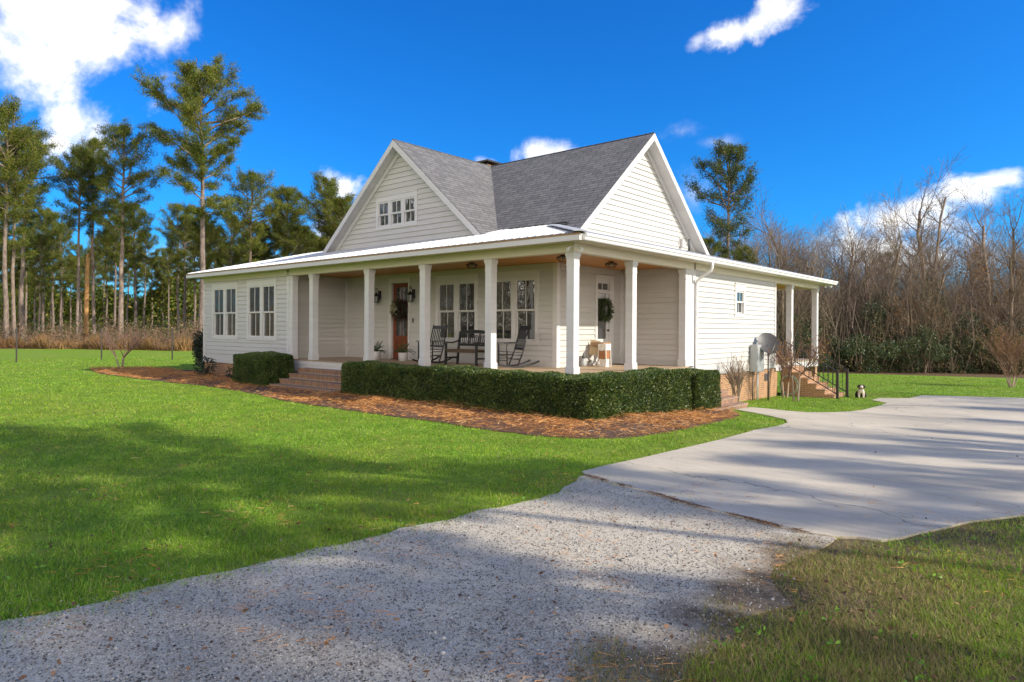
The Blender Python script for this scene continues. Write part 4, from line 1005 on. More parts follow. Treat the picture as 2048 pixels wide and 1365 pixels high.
rocking_chair((-6.12, 1.38, FZ), R(6), 'black slat-back rocking chair between the bench and a porch column')
rocking_chair((-2.98, 1.35, FZ), R(-24), 'black slat-back rocking chair turned left near the porch corner')
def bench():
    t = thing('bench', 'black bench with interlaced ring back under the porch windows', 'bench', (-4.70, 1.2, FZ), 0)
    w = .60
    for s in (-1, 1):
        x = s * w
        mb = MB(); mb.bar((x, 0, 0), (x, 0, .62), .055, .055, (0, 1, 0)); mb.obj('front_leg', M['black'], t)
        mb = MB(); mb.bar((x, .46, 0), (x, .50, .45), .055, .055, (0, 1, 0)); mb.bar((x, .50, .45), (x, .58, .94), .055, .05, (0, 1, 0)); mb.obj('back_leg', M['black'], t)
        mb = MB(); pts = [(x, .52, .70), (x, .40, .655), (x, .25, .625), (x, .08, .635), (x, -.04, .645)]
        for a, b in zip(pts, pts[1:]): mb.bar(a, b, .06, .03)
        mb.obj('arm', M['black'], t)
        mb = MB(); mb.bar((x, 0, .2), (x, .47, .2), .035, .05); mb.obj('side_rail', M['black'], t)
    mb = MB()
    for k in range(6): y = .0 + k * .088; mb.bar((-w, y, .43), (w, y, .43), .075, .025)
    mb.obj('seat', M['benchseat'], t)
    mb = MB(); mb.bar((-w, .0, .385), (w, 0, .385), .03, .06); mb.bar((-w, .47, .385), (w, .47, .385), .03, .06); mb.obj('apron', M['benchseat'], t)
    mb = MB(); n = 14
    yb = lambda h: .50 + (h - .45) * .163
    top = [(-w + 2 * w * k / n, .0, .90 + .045 * math.sin(math.pi * k / n)) for k in range(n + 1)]
    for a, b in zip(top, top[1:]): mb.bar((a[0], yb(.90), a[2]), (b[0], yb(.90), b[2]), .03, .10)
    mb.bar((-w, yb(.56), .56), (w, yb(.56), .56), .03, .06)
    for x in (-w / 3 * 1, w / 3 * 1):
        for dx in (-.025, .025): mb.bar((x + dx, yb(.58), .58), (x + dx, yb(.88), .88), .022, .02, (0, 1, 0))
    for c in (-.4, 0, .4):
        for dx in (-.075, 0, .075):
            h = .715; ra = .10
            mb.tube([(c + dx + ra * .8 * math.cos(a), yb(h + ra * 1.2 * math.sin(a)), h + ra * 1.2 * math.sin(a)) for a in [k * math.pi / 9 for k in range(19)]], .011, 5, False)
    mb.obj('ring_back', M['black'], t)
bench()
def potted(x, y, label, s=1.0, seed=1):
    t = thing('potted_sago_palm', label, 'potted plant', (x, y, FZ), 0, 'potted sago palms by the front door')
    g = np.random.default_rng(seed)
    mb = MB(); mb.lathe([(0, .0), (.13 * s, .0), (.145 * s, .24 * s), (.150 * s, .25 * s), (.13 * s, .25 * s), (.125 * s, .22 * s), (0, .22 * s)], (0, 0, 0), 24); mb.obj('pot', M['pot'], t)
    parts = []; sp = []
    for k in range(16):
        a = k * 2.4 + g.uniform(-.3, .3); el = g.uniform(.35, 1.25); L = g.uniform(.30, .46) * s; p = np.array([0, 0, .23 * s]); d = np.array([math.cos(a) * math.cos(el), math.sin(a) * math.cos(el), math.sin(el)])
        for q in range(9):
            p2 = p + d * L / 9; sp.append((p, p2)); side = unit(np.cross(d, [0, 0, 1.0])); lw = .11 * s * math.sin(math.pi * (q + .7) / 10)
            for sg in (-1, 1): parts.append(spikes(np.array([p, (p + p2) / 2]), unit(np.array([side * sg + d * .5 + [0, 0, .2]] * 2)), lw, .016, g))
            d = unit(d + np.array([0, 0, -.16 if el < 1 else -.07])); p = p2
    put('fronds', np_mesh('fronds', *join(parts), M['sago']), t)
    put('frond_stems', np_mesh('frond_stems', *cones([a for a, b in sp], [b for a, b in sp], .006, .005, 4), M['sago']), t)
    mb = MB(); mb.lathe([(.05 * s, .2 * s), (.055 * s, .26 * s), (.0, .28 * s)], (0, 0, 0), 10); mb.obj('stem', M['oldwood'], t)
potted(-9.13, 1.72, 'sago palm in a white pot left of the front door, half behind a column', 1.05, 3)
potted(-7.66, 1.62, 'sago palm in a white pot right of the front door', 1.05, 5)

# side porch clutter
t = thing('plank_table', 'weathered plank table top on a curved iron pedestal by the side door', 'table', (-1.86, 3.92, FZ), 0)
mb = MB(); mb.box(-.21, .21, -.19, .19, .57, .665); mb.obj('table_top', M['oldwood'], t)
mb = MB(); mb.tube([(0, 0, .57), (0, 0, .34), (-.02, 0, .3)], [.08, .04, .045], 8)
for (dx, dy) in ((-.22, -.12), (.17, -.12), (-.22, .14), (.17, .14)): mb.tube([(0, 0, .36), (dx * .45, dy * .5, .27), (dx * .75, dy * .8, .10), (dx * 1.1, dy, .02)], [.04, .035, .028, .03], 6)
mb.obj('pedestal', M['grey'], t)
t = thing('side_cabinet', 'chipped white washstand with an orange brown drawer on the side porch', 'cabinet', (-1.53, 3.60, FZ), R(-3))
mb = MB(); mb.box(-.13, .13, -.12, .12, .46, .63); mb.obj('top_box', M['whitewood'], t)
mb = MB(); mb.box(-.105, .105, -.10, .10, .22, .44); mb.box(-.112, .112, -.115, -.10, .23, .325); mb.box(-.112, .112, -.116, -.10, .335, .44); mb.obj('drawer', M['cardboard'], t)
mb = MB(); mb.box(-.10, .10, -.09, .09, .0, .218); mb.obj('lower_box', M['whitewood'], t)
for s in (-1, 1):
    for q in (-1, 1): mb = MB(); mb.bar((s * .14, q * .11, 0), (s * .12, q * .11, .46), .02, .02, (0, 1, 0)); mb.obj('leg', M['whitewood'], t)
t = thing('tan_sign_board', 'tilted tan board on a small stand against the sunlit porch wall', 'board', (-2.0, 3.86, FZ), R(30))
mb = MB(); d = Vector((.16, 0, 1)).normalized(); mb.bar(tuple(Vector((-.06, 0, .30))), tuple(Vector((-.06, 0, .30)) + d * .42), .02, .28, (1, 0, -.16)); mb.obj('board', M['tanwood'], t)
mb = MB(); mb.tube([(-.03, .03, .42), (-.03, .03, .14)], .02, 6)
for a in (0, 2.1, 4.2): mb.tube([(-.03, .03, .16), (-.03 + .13 * math.cos(a), .03 + .13 * math.sin(a), .01)], [.02, .018], 6)
mb.obj('stand', M['grey'], t)
t = thing('garden_gnome', 'small grey cone shaped ornament on the porch by the corner column', 'ornament', (-2.0, 3.28, FZ), 0)
mb = MB(); mb.lathe([(0, 0), (.085, .0), (.075, .10), (.05, .2), (.04, .23), (.0, .24)], (0, 0, 0), 12); mb.obj('body', M['grey'], t)
mb = MB(); mb.lathe([(.0, .21), (.05, .23), (.045, .28), (.02, .36), (0, .40)], (0, 0, 0), 12); mb.obj('hat', M['darkgrey'], t)
mb = MB(); mb.box(-.35, .35, -.22, .22, 0, .018); o = mb.obj('door_mat', M['iron'], None, label='dark door mat in the corner outside the white side door', cat='mat'); o.location = (-1.75, 4.95, FZ + .002)

# things along the right wall
t = thing('satellite_dish', 'grey satellite dish on a pole beside the right wall', 'satellite dish', (.42, 10.55, float(T(.42, 10.55))), 0)
mb = MB(); h = 1.55; mb.tube([(0, .0, -.05), (0, 0, h)], .026, 10); mb.obj('pole', M['dishgrey'], t)
ax = Vector((.50, -.62, .60)).normalized(); up_ = Vector((0, 0, 1)); sx_ = ax.cross(up_).normalized(); sy_ = sx_.cross(ax).normalized(); c0 = Vector((.02, -.02, h + .36)) 
mb = MB(); rings = 7; nseg = 32
def dp(r, a, o=0): return c0 + sx_ * (r * .37 * math.cos(a)) + sy_ * (r * .43 * math.sin(a)) + ax * (.085 * r * r - .08 + o)
for i in range(rings):
    for j in range(nseg):
        a0, a1 = 2 * math.pi * j / nseg, 2 * math.pi * (j + 1) / nseg; r0, r1 = i / rings, (i + 1) / rings
        q = [dp(r0, a0), dp(r1, a0), dp(r1, a1), dp(r0, a1)]; q2 = [dp(r0, a0, -.012), dp(r1, a0, -.012), dp(r1, a1, -.012), dp(r0, a1, -.012)]
        mb.face(q if i else q[1:]); mb.face(q2[::-1] if i else q2[:0:-1])
for j in range(nseg):
    a0, a1 = 2 * math.pi * j / nseg, 2 * math.pi * (j + 1) / nseg; mb.face([dp(1, a0), dp(1, a0, -.012), dp(1, a1, -.012), dp(1, a1)])
mb.obj('reflector', M['dishgrey'], t)
mb = MB(); lo = dp(1, -math.pi / 2); tip = c0 + ax * .42 - sy_ * .38
mb.tube([c0 - sy_ * .40 - ax * .05, lo, tip], .014, 6); mb.obj('feed_arm', M['grey'], t)
mb = MB(); mb.tube([tip, tip + (c0 - tip).normalized() * .12], [.035, .03], 10); mb.obj('receiver', M['darkgrey'], t)
mb = MB(); mb.bar((0, 0, h - .06), tuple(c0 - ax * .09), .07, .09); mb.obj('bracket', M['darkgrey'], t)
t = thing('meter_box', 'tall grey electric meter cabinet mounted on the right wall', 'meter box', (0, 10.2, 0), 0)
mb = MB(); mb.box(.02, .25, -.20, .42, .50, 1.40); mb.box(.25, .262, -.17, .39, .53, 1.37); mb.obj('cabinet', M['whitewood'] if False else M['grey'], t)
mb = MB(); mb.tube([(.1, .25, .5), (.1, .25, float(T(.1, 10.4)))], .035, 10); mb.obj('conduit', M['gutter'], t)
mb = MB(); mb.tube([(.08, -.1, .5), (.06, -.1, float(T(.1, 10.1)))], .014, 8); mb.obj('cable_pipe', M['darkgrey'], t)
mb = MB(); mb.box(.02, .08, .72, .92, .72, 1.02); mb.obj('phone_box', M['pot'], t)
mb = MB(); gz = float(T(.25, 13))
for k, (dx, r) in enumerate(((0, .30), (.025, .33), (.05, .31), (.075, .28))):
    mb.tube([(.30 + r * math.cos(a + k), 12.98 - dx + .02 * math.sin(3 * a), gz + .40 + r * 1.1 * math.sin(a + k)) for a in [q * math.pi / 14 for q in range(29)]], .014, 7, False)
mb.tube([(.02, 12.95, gz + .42), (-.0, 12.9, gz + .2), (.05, 12.85, gz + .03), (.4, 12.7, gz + .02)], .014, 7)
mb.obj('garden_hose', M['hose'], None, label='pale garden hose coiled on the brick side of the back steps', cat='hose')

# ------------------------------------------------------------------ dog, lying at the end of the back walk
def dog():
    me = bpy.data.meshes.new('dog')
    J = [((0, .16, .13), .11), ((0, .02, .20), .115), ((0, -.06, .29), .085), ((0, -.10, .36), .07), ((0, -.13, .43), .082), ((0, -.19, .405), .05), ((0, -.235, .395), .032),
         ((.075, -.11, .46), .028), ((.105, -.13, .40), .034), ((.11, -.14, .355), .022), ((-.075, -.11, .46), .028), ((-.105, -.13, .40), .034), ((-.11, -.14, .355), .022),
         ((.065, -.09, .19), .05), ((.07, -.10, .08), .034), ((.07, -.15, .025), .03), ((-.065, -.09, .19), .05), ((-.07, -.10, .08), .034), ((-.07, -.15, .025), .03),
         ((.12, .16, .10), .085), ((.15, .03, .05), .04), ((-.12, .16, .10), .085), ((-.15, .03, .05), .04), ((0, .29, .06), .04), ((.08, .42, .04), .022)]
    E = [(0, 1), (1, 2), (2, 3), (3, 4), (4, 5), (5, 6), (4, 7), (7, 8), (8, 9), (4, 10), (10, 11), (11, 12), (2, 13), (13, 14), (14, 15), (2, 16), (16, 17), (17, 18), (0, 19), (19, 20), (0, 21), (21, 22), (0, 23), (23, 24)]
    me.from_pydata([j[0] for j in J], E, [])
    o = put('dog', me, None, 'black and white dog sitting on the lawn beyond the back steps', 'dog')
    md = o.modifiers.new('Skin', 'SKIN'); sv = me.skin_vertices[0].data
    for i, j in enumerate(J): sv[i].radius = (j[1], j[1]); sv[i].use_root = (i == 0)
    s = o.modifiers.new('Sub', 'SUBSURF'); s.levels = 1; s.render_levels = 2
    me.materials.append(M['dog'])
    o.location = (2.35, 14.3, float(T(2.35, 14.3)) - .005); o.rotation_euler = (0, 0, R(18))
dog()

# ------------------------------------------------------------------ hedges and shrubs
def rounded_surface(n, x0, x1, y0, y1, z0, z1, r, g, faces='all'):
    """points and normals on a clipped-hedge box with softened edges"""
    ax = np.array([(y1 - y0) * (z1 - z0), (y1 - y0) * (z1 - z0), (x1 - x0) * (z1 - z0), (x1 - x0) * (z1 - z0), (x1 - x0) * (y1 - y0)]); k = g.choice(5, n, p=ax / ax.sum())
    P = np.stack([g.uniform(x0, x1, n), g.uniform(y0, y1, n), g.uniform(z0, z1, n)], 1)
    P[k == 0, 0] = x0; P[k == 1, 0] = x1; P[k == 2, 1] = y0; P[k == 3, 1] = y1; P[k == 4, 2] = z1
    lo = np.array([x0 + r, y0 + r, z0 - 1]); hi = np.array([x1 - r, y1 - r, z1 - r])
    Q = np.clip(P, lo, hi); d = P - Q; N = unit(d); P = Q + N * r
    return P, N
def hedge_mesh(name, boxes, dens, leaf, seed, mat, wob=.032, r=.13):
    g = np.random.default_rng(seed); parts = []
    for (x0, x1, y0, y1, z0, z1) in boxes:
        A = 2 * ((x1 - x0) + (y1 - y0)) * (z1 - z0) + (x1 - x0) * (y1 - y0); n = int(A * dens)
        P, N = rounded_surface(n, x0, x1, y0, y1, z0, z1, r, g)
        w = wob * (np.sin(P[:, 0] * 2.3 + P[:, 2] * 3) + np.sin(P[:, 1] * 2.9 + 1.3 * P[:, 0]) + .8 * np.sin(P[:, 0] * 7.1 + P[:, 1] * 6.3) + .6 * np.sin(P[:, 2] * 9 + P[:, 0] * 5))
        P = P + N * (w[:, None] * .6 - g.uniform(0, 1, (n, 1)) ** 2 * .14)
        D = unit(N * .8 + g.normal(size=(n, 3)) * .75 + np.array([0, 0, .25]))
        parts.append(leaf_quads(P, D, g.uniform(.7, 1.3, n) * leaf, leaf * .62, g))
    return np_mesh(name, *join(parts), mat)
def hedge(name, label, cat, boxes, dens, leaf, seed, mat=None, group=None, core=.13):
    x = np.mean([(b[0] + b[1]) / 2 for b in boxes]); y = np.mean([(b[2] + b[3]) / 2 for b in boxes])
    t = thing(name, label, cat, (0, 0, 0), 0, group)
    put('foliage', hedge_mesh('foliage', boxes, dens, leaf, seed, mat or M['boxleaf']), t)
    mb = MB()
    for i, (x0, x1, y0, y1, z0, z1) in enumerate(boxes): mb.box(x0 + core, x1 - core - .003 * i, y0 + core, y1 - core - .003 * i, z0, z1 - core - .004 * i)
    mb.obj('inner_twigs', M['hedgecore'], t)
    return t
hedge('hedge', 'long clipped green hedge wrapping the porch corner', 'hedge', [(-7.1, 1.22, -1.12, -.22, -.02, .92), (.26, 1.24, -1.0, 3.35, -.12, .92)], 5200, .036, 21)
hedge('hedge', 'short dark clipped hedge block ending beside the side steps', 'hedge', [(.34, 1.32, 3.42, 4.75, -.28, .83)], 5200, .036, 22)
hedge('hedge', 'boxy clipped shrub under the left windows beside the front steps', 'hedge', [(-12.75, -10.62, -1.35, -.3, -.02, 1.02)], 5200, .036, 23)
def shrub(name, label, loc, rx, ry, rz, n, leaf, mat, seed, group=None, stems=6, z0=.0):
    g = np.random.default_rng(seed); t = thing(name, label, 'shrub', loc, 0, group)
    D = unit(g.normal(size=(n, 3))); D[:, 2] = D[:, 2] * .95; rr = (g.uniform(.35, 1, n) ** .5)
    lump = 1 + .16 * np.sin(D[:, 0] * 5 + 1) * np.sin(D[:, 2] * 4 + D[:, 1] * 6)
    P = D * (rr * lump)[:, None] * np.array([rx, ry, rz]) + np.array([0, 0, rz + z0]); P[:, 2] = np.maximum(P[:, 2], .03)
    put('foliage', np_mesh('foliage', *leaf_quads(P, unit(D + g.normal(size=(n, 3)) * .7), leaf * g.uniform(.7, 1.3, n), leaf * .55, g), mat), t)
    a = g.uniform(0, 6.28, stems); tp = np.stack([np.cos(a) * rx * .5, np.sin(a) * ry * .5, np.full(stems, rz * 1.2)], 1)
    put('stem', np_mesh('stem', *cones(np.zeros((stems, 3)) + [0, 0, -.05], tp, .03, .01, 5), M['bark_grey']), t)
    return t
shrub('rounded_shrub', 'tall dark rounded shrub at the left end of the house', (-18.9, .9, .05), .78, .7, .93, 9000, .075, M['darkleaf'], 31)
shrub('leafy_shrub', 'sparse leafy shrub under the first left window', (-16.3, -.55, .05), .50, .35, .36, 420, .09, M['darkleaf'], 32, stems=9)
shrub('leafy_shrub', 'low sparse shrub between the left window and the boxy clipped shrub', (-14.1, -.5, .05), .45, .32, .26, 330, .08, M['darkleaf'], 33, stems=9)

# branching generator for bare shrubs and trees
def branchy(g, P0, D0, L, r, levels, kids, ratio, spread, up=.12, segs=3, wig=.16):
    """returns lists of sticks (p0,p1,r0,r1) and the twig ends"""
    S = []; ends = []
    def grow(p, d, L, r, lv):
        q = p; dd = d; n = segs if lv < levels else 2; rr = r
        kidpos = []
        for i in range(n):
            dd = unit(dd + g.normal(size=3) * wig + np.array([0, 0, up])); p2 = q + dd * L / n; r2 = rr * (.80 if lv else .88)
            S.append((q, p2, rr, r2)); kidpos.append((p2, dd, r2)); q = p2; rr = r2
        if lv >= levels: ends.append((q, dd)); return
        nk = kids[lv]
        for k in range(nk):
            f = (k + .6) / nk; i = min(n - 1, int(f * n * .999)); pp, pd, pr = kidpos[i]
            if i > 0: pp = pp - pd * (L / n) * g.uniform(0, .9)
            side = unit(np.cross(pd, unit(g.normal(size=3)))); a = g.uniform(.6, 1.2) * spread
            grow(pp, unit(pd * math.cos(a) + side * math.sin(a)), L * ratio[lv] * g.uniform(.65, 1.2) * (1.15 - .45 * f), pr * .58, lv + 1)
    grow(np.array(P0, float), unit(np.array(D0, float)), L, r, 0)
    return S, ends
def sticks(S, n=4):
    P0 = np.array([s[0] for s in S]); P1 = np.array([s[1] for s in S]); return cones(P0, P1, [s[2] for s in S], [s[3] for s in S], n)

def crape_myrtle(loc, label, seed, h, stems, spread, mat, leafy=None, base_h=.5, nleaf=0, bend=.35, name='crape_myrtle'):
    g = np.random.default_rng(seed); t = thing(name, label, 'small tree', loc)
    tr, tw, ends = [], [], []
    for k in range(stems):
        a = 2 * math.pi * k / stems + g.uniform(-.3, .3); d = unit(np.array([math.cos(a) * bend, math.sin(a) * bend, 1]))
        p = np.array([math.cos(a) * .06, math.sin(a) * .06, -.05]); q = p + d * base_h; tr.append((p, q, .035, .026))
        for j in range(4):
            aa = a + g.uniform(-1.2, 1.2); d2 = unit(np.array([math.cos(aa) * spread, math.sin(aa) * spread, 1]))
            S, E_ = branchy(g, q, d2, h * g.uniform(.7, 1.0), .018, 2, (6, 4), (.5, .5), .6, .14); tw += S; ends += E_
    put('trunk', np_mesh('trunk', *sticks(tr, 6), M['twig_pale']), t)
    put('branches', np_mesh('branches', *sticks([(a, b, max(r0, .0035), max(r1, .003)) for a, b, r0, r1 in tw], 3), mat), t)
    if nleaf:
        P = np.array([e_[0] for e_ in ends]); P = P[g.choice(len(P), nleaf)] + g.normal(size=(nleaf, 3)) * .08
        put('leaves', np_mesh('leaves', *leaf_quads(P, unit(g.normal(size=(nleaf, 3))), .07, .035, g), leafy), t)
    return t
crape_myrtle((-23.2, -1.0, .05), 'bare multi-stemmed crape myrtle on the left lawn, taupe twigs spreading wide', 41, 1.45, 3, 1.15, M['twig_red'], base_h=.55, bend=.25)
crape_myrtle((1.2, 10.9, float(T(1.2, 10.9))), 'bare reddish crape myrtle growing before the back steps', 42, 1.35, 2, .8, M['twig_red'], M['dryleaf'], .9, 220, .07)
crape_myrtle((5.75, 26.6, float(T(5.75, 26.6))), 'bushy crape myrtle with orange leaves at the right edge of the lawn', 43, 2.1, 6, .42, M['twig_red'], M['dryleaf'], .55, 1500, .3)
crape_myrtle((.55, 7.6, float(T(.55, 7.6))), 'thin bare shrub of upright twigs against the right brick foundation', 44, 1.1, 4, .13, M['twig_pale'], base_h=.3, bend=.12, name='bare_shrub')
crape_myrtle((.45, 12.1, float(T(.45, 12.1))), 'slender bare twiggy shrub at the back corner of the right wall', 45, 1.6, 2, .12, M['twig_red'], base_h=.6, bend=.08, name='bare_shrub')

# ------------------------------------------------------------------ pines
def pine_meshes(seed, H=20.0, cs=.5, Rr=3.4, r0=.23, tufts=1.0, mat='needles', lean=.0, flat=.35):
    g = np.random.default_rng(seed); n = 12
    hh = np.linspace(0, H, n); wob = np.cumsum(g.normal(size=(n, 2)) * .045, 0); wob -= wob[0]
    pts = np.stack([wob[:, 0] + lean * hh, wob[:, 1], hh], 1)
    rad = r0 * (1 - .80 * (hh / H)) ; rad[0] *= 1.25
    mb = MB(); mb.tube([tuple(p - np.array([0, 0, .3 if i == 0 else 0])) for i, p in enumerate(pts)], list(rad), 10)
    me_t = mb.mesh('trunk', M['bark_pine'])
    def at(h): return np.array([np.interp(h, hh, pts[:, 0]), np.interp(h, hh, pts[:, 1]), h])
    S = []; C = []; Dn = []
    nb = int(34 + H * .5); a = g.uniform(0, 6)
    for k in range(nb):
        f = (k + .5) / nb; h = H * (cs + (1 - cs) * f ** .92); a += 2.4 + g.uniform(-.5, .5)
        prof = (.45 + 1.0 * f) if f < .45 else (.90 * (1 - ((f - .45) / .55) ** 2.2) + .14)
        L = Rr * prof * g.uniform(.5, 1.12)
        if f < .25 and g.uniform() < .35: L *= .45
        el = R(g.uniform(-14, 30) + 44 * f); d = np.array([math.cos(a) * math.cos(el), math.sin(a) * math.cos(el), math.sin(el)])
        p = at(h); rr = .022 * L + .012; seg = 5
        for i in range(seg):
            p2 = p + d * L / seg; S.append((p, p2, rr, rr * .75)); rr *= .75
            t_ = (i + 1) / seg
            if t_ > .3:
                for s_ in range(3 if t_ < .9 else 4):
                    b = g.uniform(-1.15, 1.15); dd = unit(np.array([d[0] * math.cos(b) - d[1] * math.sin(b), d[0] * math.sin(b) + d[1] * math.cos(b), d[2] * .5 + g.uniform(-.35, .85)]))
                    l2 = L * g.uniform(.13, .30) + .15; q = p + (p2 - p) * g.uniform(0, 1); e_ = q + dd * l2; S.append((q, e_, rr * .5, .006))
                    m = max(1, int(round(l2 / .36)))
                    for z_ in range(m): C.append(q + dd * l2 * (z_ + 1) / m + g.normal(size=3) * .05); Dn.append(dd)
            d = unit(d + np.array([0, 0, .06 + .05 * f]) + g.normal(size=3) * .10); p = p2
        C.append(p); Dn.append(d)
    for k in range(8): C.append(at(H) + np.array([g.normal() * .22, g.normal() * .22, g.uniform(-.7, .25)])); Dn.append(np.array([0, 0, 1.0]))
    me_b = np_mesh('branches', *sticks(S, 4), M['bark_pine'])
    C = np.array(C); Dn = np.array(Dn); K = int(19 * tufts)
    P = np.repeat(C, K, 0) + g.normal(size=(len(C) * K, 3)) * np.array([.16, .16, .14]); D = np.repeat(Dn, K, 0) * .35 + g.normal(size=(len(C) * K, 3)) * .8 + np.array([0, 0, flat])
    me_c = np_mesh('crown', *spikes(P, unit(D), g.uniform(.18, .34, len(P)), .045, g), M[mat])
    return me_t, me_b, me_c
def place_pine(ms, x, y, s, rz, label, group, name='pine_tree', sz=None, z=None):
    t = thing(name, label, 'pine tree', (x, y, float(T(x, y)) if z is None else z), rz, group); t.scale = (s, s, (sz or s) * .935)
    for nm, me in zip(('trunk', 'branches', 'crown'), ms): put(nm, me, t)
    return t
PT = [pine_meshes(101, 20, .52, 3.9, .24, 1.2), pine_meshes(102, 20, .48, 3.6, .22, 1.2, lean=.012), pine_meshes(103, 20, .55, 3.2, .21, 1.2), pine_meshes(104, 20, .60, 3.6, .22, 1.2, lean=-.01), pine_meshes(105, 20, .42, 3.4, .2, 1.2)]
TALL = pine_meshes(111, 24.7, .46, 6.0, .29, 2.5)
LG = 'pines in the woods left of the house'
def pine_at(u, depth, topz, k, rz, label, wide=1.0, ms=None, H=20.0):
    x, y = bearing(u, depth); s = (topz - .05) / H; return place_pine(ms or PT[k], x, y, s * wide, rz, label, LG, sz=s)
pine_at(403, 58, 24.8, 0, .6, 'tallest pine, wide open crown, standing just left of the house', 1.0, TALL, 24.7)
pine_at(240, 60, 20.4, 1, 1.0, 'large pine with pale straight trunk left of the tallest pine', 1.05)
pine_at(156, 62, 18.6, 3, 2.0, 'slim pine leaning slightly, left of the large pale trunk', .85)
pine_at(188, 64, 20.3, 2, .3, 'pine with a dark trunk between the leaning pine and the pale one', .8)
pine_at(13, 56, 20.6, 0, 4.0, 'orange-barked pine at the left edge of the photo', .9)
pine_at(28, 57, 18.8, 4, 3.1, 'dark-trunked pine second from the left edge of the photo', .95)
pine_at(46, 62, 20.4, 2, 5.2, 'pine with a thin grey trunk third from the left edge', 1.1)
pine_at(106, 75, 15.0, 1, 2.6, 'shorter pine with low golden crown in the gap left of the leaning pine', .95)
pine_at(497, 66, 17.6, 1, .1, 'pine with dense crown rising directly behind the left eave', 1.15)
pine_at(575, 75, 17.8, 3, 4.4, 'pine behind the metal roof, second left of the front gable', 1.1)
pine_at(655, 70, 17.8, 0, 2.2, 'pine with layered crown touching the left slope of the front gable', 1.0)
t = thing('dead_pine', 'broken orange pine snag without bark among the left pines', 'dead tree', (*bearing(172, 63), .05)); mb = MB()
mb.tube([(0, 0, -.3), (.1, 0, 4), (.25, .05, 8.2), (.3, .05, 8.6)], [.24, .2, .17, .05], 10); mb.obj('trunk', [M['bark_snag']], t)
mb = MB(); mb.tube([(.25, .05, 8.0), (.9, .1, 8.9), (1.3, .1, 10.2)], [.07, .05, .02], 6); mb.obj('branch', [M['bark_snag']], t); mb = MB(); mb.tube([(.2, 0, 7), (-.6, 0, 7.6), (-1.2, .1, 8.4)], [.05, .03, .01], 6); mb.obj('branch', [M['bark_snag']], t)
g = random.Random(5)
for i in range(64):
    u = -60 + 800 * (i + g.uniform(-.4, .4)) / 64; dp_ = g.uniform(68, 118); x, y = bearing(u, dp_); s = g.uniform(.56, .86)
    place_pine(PT[g.randrange(5)], x, y, s * g.uniform(.85, 1.1), g.uniform(0, 6.3), 'slender pine standing deeper in the woods left of the house', 'pines deep in the left woods', sz=s)
# right-hand pine above the eave and a younger one under it
RP = pine_meshes(121, 16.5, .42, 3.1, .20, 1.15, 'needles_dark', lean=.01)
x, y = bearing(1453, 50); place_pine(RP, x, y, 1.0, 2.0, 'tall dark pine rising behind the right eave of the house', None, sz=.98)
x, y = bearing(1490, 47); place_pine(PT[4], x, y, .42, .5, 'young green pine low beside the tall dark pine', None)
x, y = bearing(1412, 49); place_pine(PT[2], x, y, .44, 3.5, 'young pine partly hidden by the right gable', None)
x, y = bearing(1770, 95); place_pine(RP, x, y, .86, 1.2, 'distant round-topped pine over the middle of the bare woods', None, sz=.80)

# ------------------------------------------------------------------ bare trees on the right
def bare_tree(seed, H=12.0, r=.20, spread=.62, fork=False, leafy=0):
    g = np.random.default_rng(seed)
    S, E_ = branchy(g, (0, 0, -.3), (g.normal() * .04, g.normal() * .04, 1), H * .92, r, 3, (17, 9, 6), (.44, .50, .55), spread, .06, 7, .085)
    if fork:
        S2, E2 = branchy(g, S[2][1], (.35, .1, 1), H * .6, r * .6, 3, (10, 8, 6), (.38, .48, .55), spread, .09, 5, .09); S += S2; E_ += E2
    trunk = [s for s in S if s[2] > r * .5]; rest = [(a, b, max(c, .008), max(d, .006)) for a, b, c, d in S if c <= r * .5]
    ms = [('trunk', np_mesh('trunk', *sticks(trunk, 8), M['bark_grey'])), ('branches', np_mesh('branches', *sticks(rest, 3), M['bark_grey']))]
    if leafy:
        P = np.array([e_[0] for e_ in E_]); P = P[P[:, 2] < H * .72]; P = P[g.choice(len(P), leafy)] + g.normal(size=(leafy, 3)) * .15
        ms.append(('leaves', np_mesh('leaves', *leaf_quads(P, unit(g.normal(size=(leafy, 3))), .16, .09, g), M['dryleaf'])))
    return ms
BT_ = [bare_tree(201, spread=.78), bare_tree(202, spread=.66), bare_tree(203, spread=.92), bare_tree(204, fork=True, spread=.8), bare_tree(205, spread=.6), bare_tree(206, leafy=900, spread=.75)]
def place_bare(k, u, depth, topz, rz, label, group, wide=1.0):
    x, y = bearing(u, depth); z = float(T(x, y)); s = (topz - z) / 13.9
    t = thing('bare_tree', label, 'tree', (x, y, z), rz, group); t.scale = (s * wide, s * wide, s)
    for nm, me in BT_[k]: put(nm, me, t)
    return t
RG = 'bare trees along the woods on the right'
place_bare(3, 1838, 48, 14.0, .4, 'tallest bare tree on the right, forked, before the white cloud', RG, 1.1)
place_bare(5, 1962, 50, 13.4, 1.0, 'bare tree with russet leaves near the right edge', RG, 1.15)
place_bare(2, 1600, 50, 12.4, 2.0, 'broad bare tree above the end of the gutter', RG, 1.1)
place_bare(0, 1690, 52, 11.6, 3.0, 'bare tree with upright branches in the middle of the right woods', RG)
place_bare(4, 1752, 47, 10.8, 5.0, 'narrow bare tree left of the tallest forked one', RG)
place_bare(5, 2035, 47, 12.0, 4.0, 'bare tree with a few russet leaves cut by the right edge', RG)
g = random.Random(8)
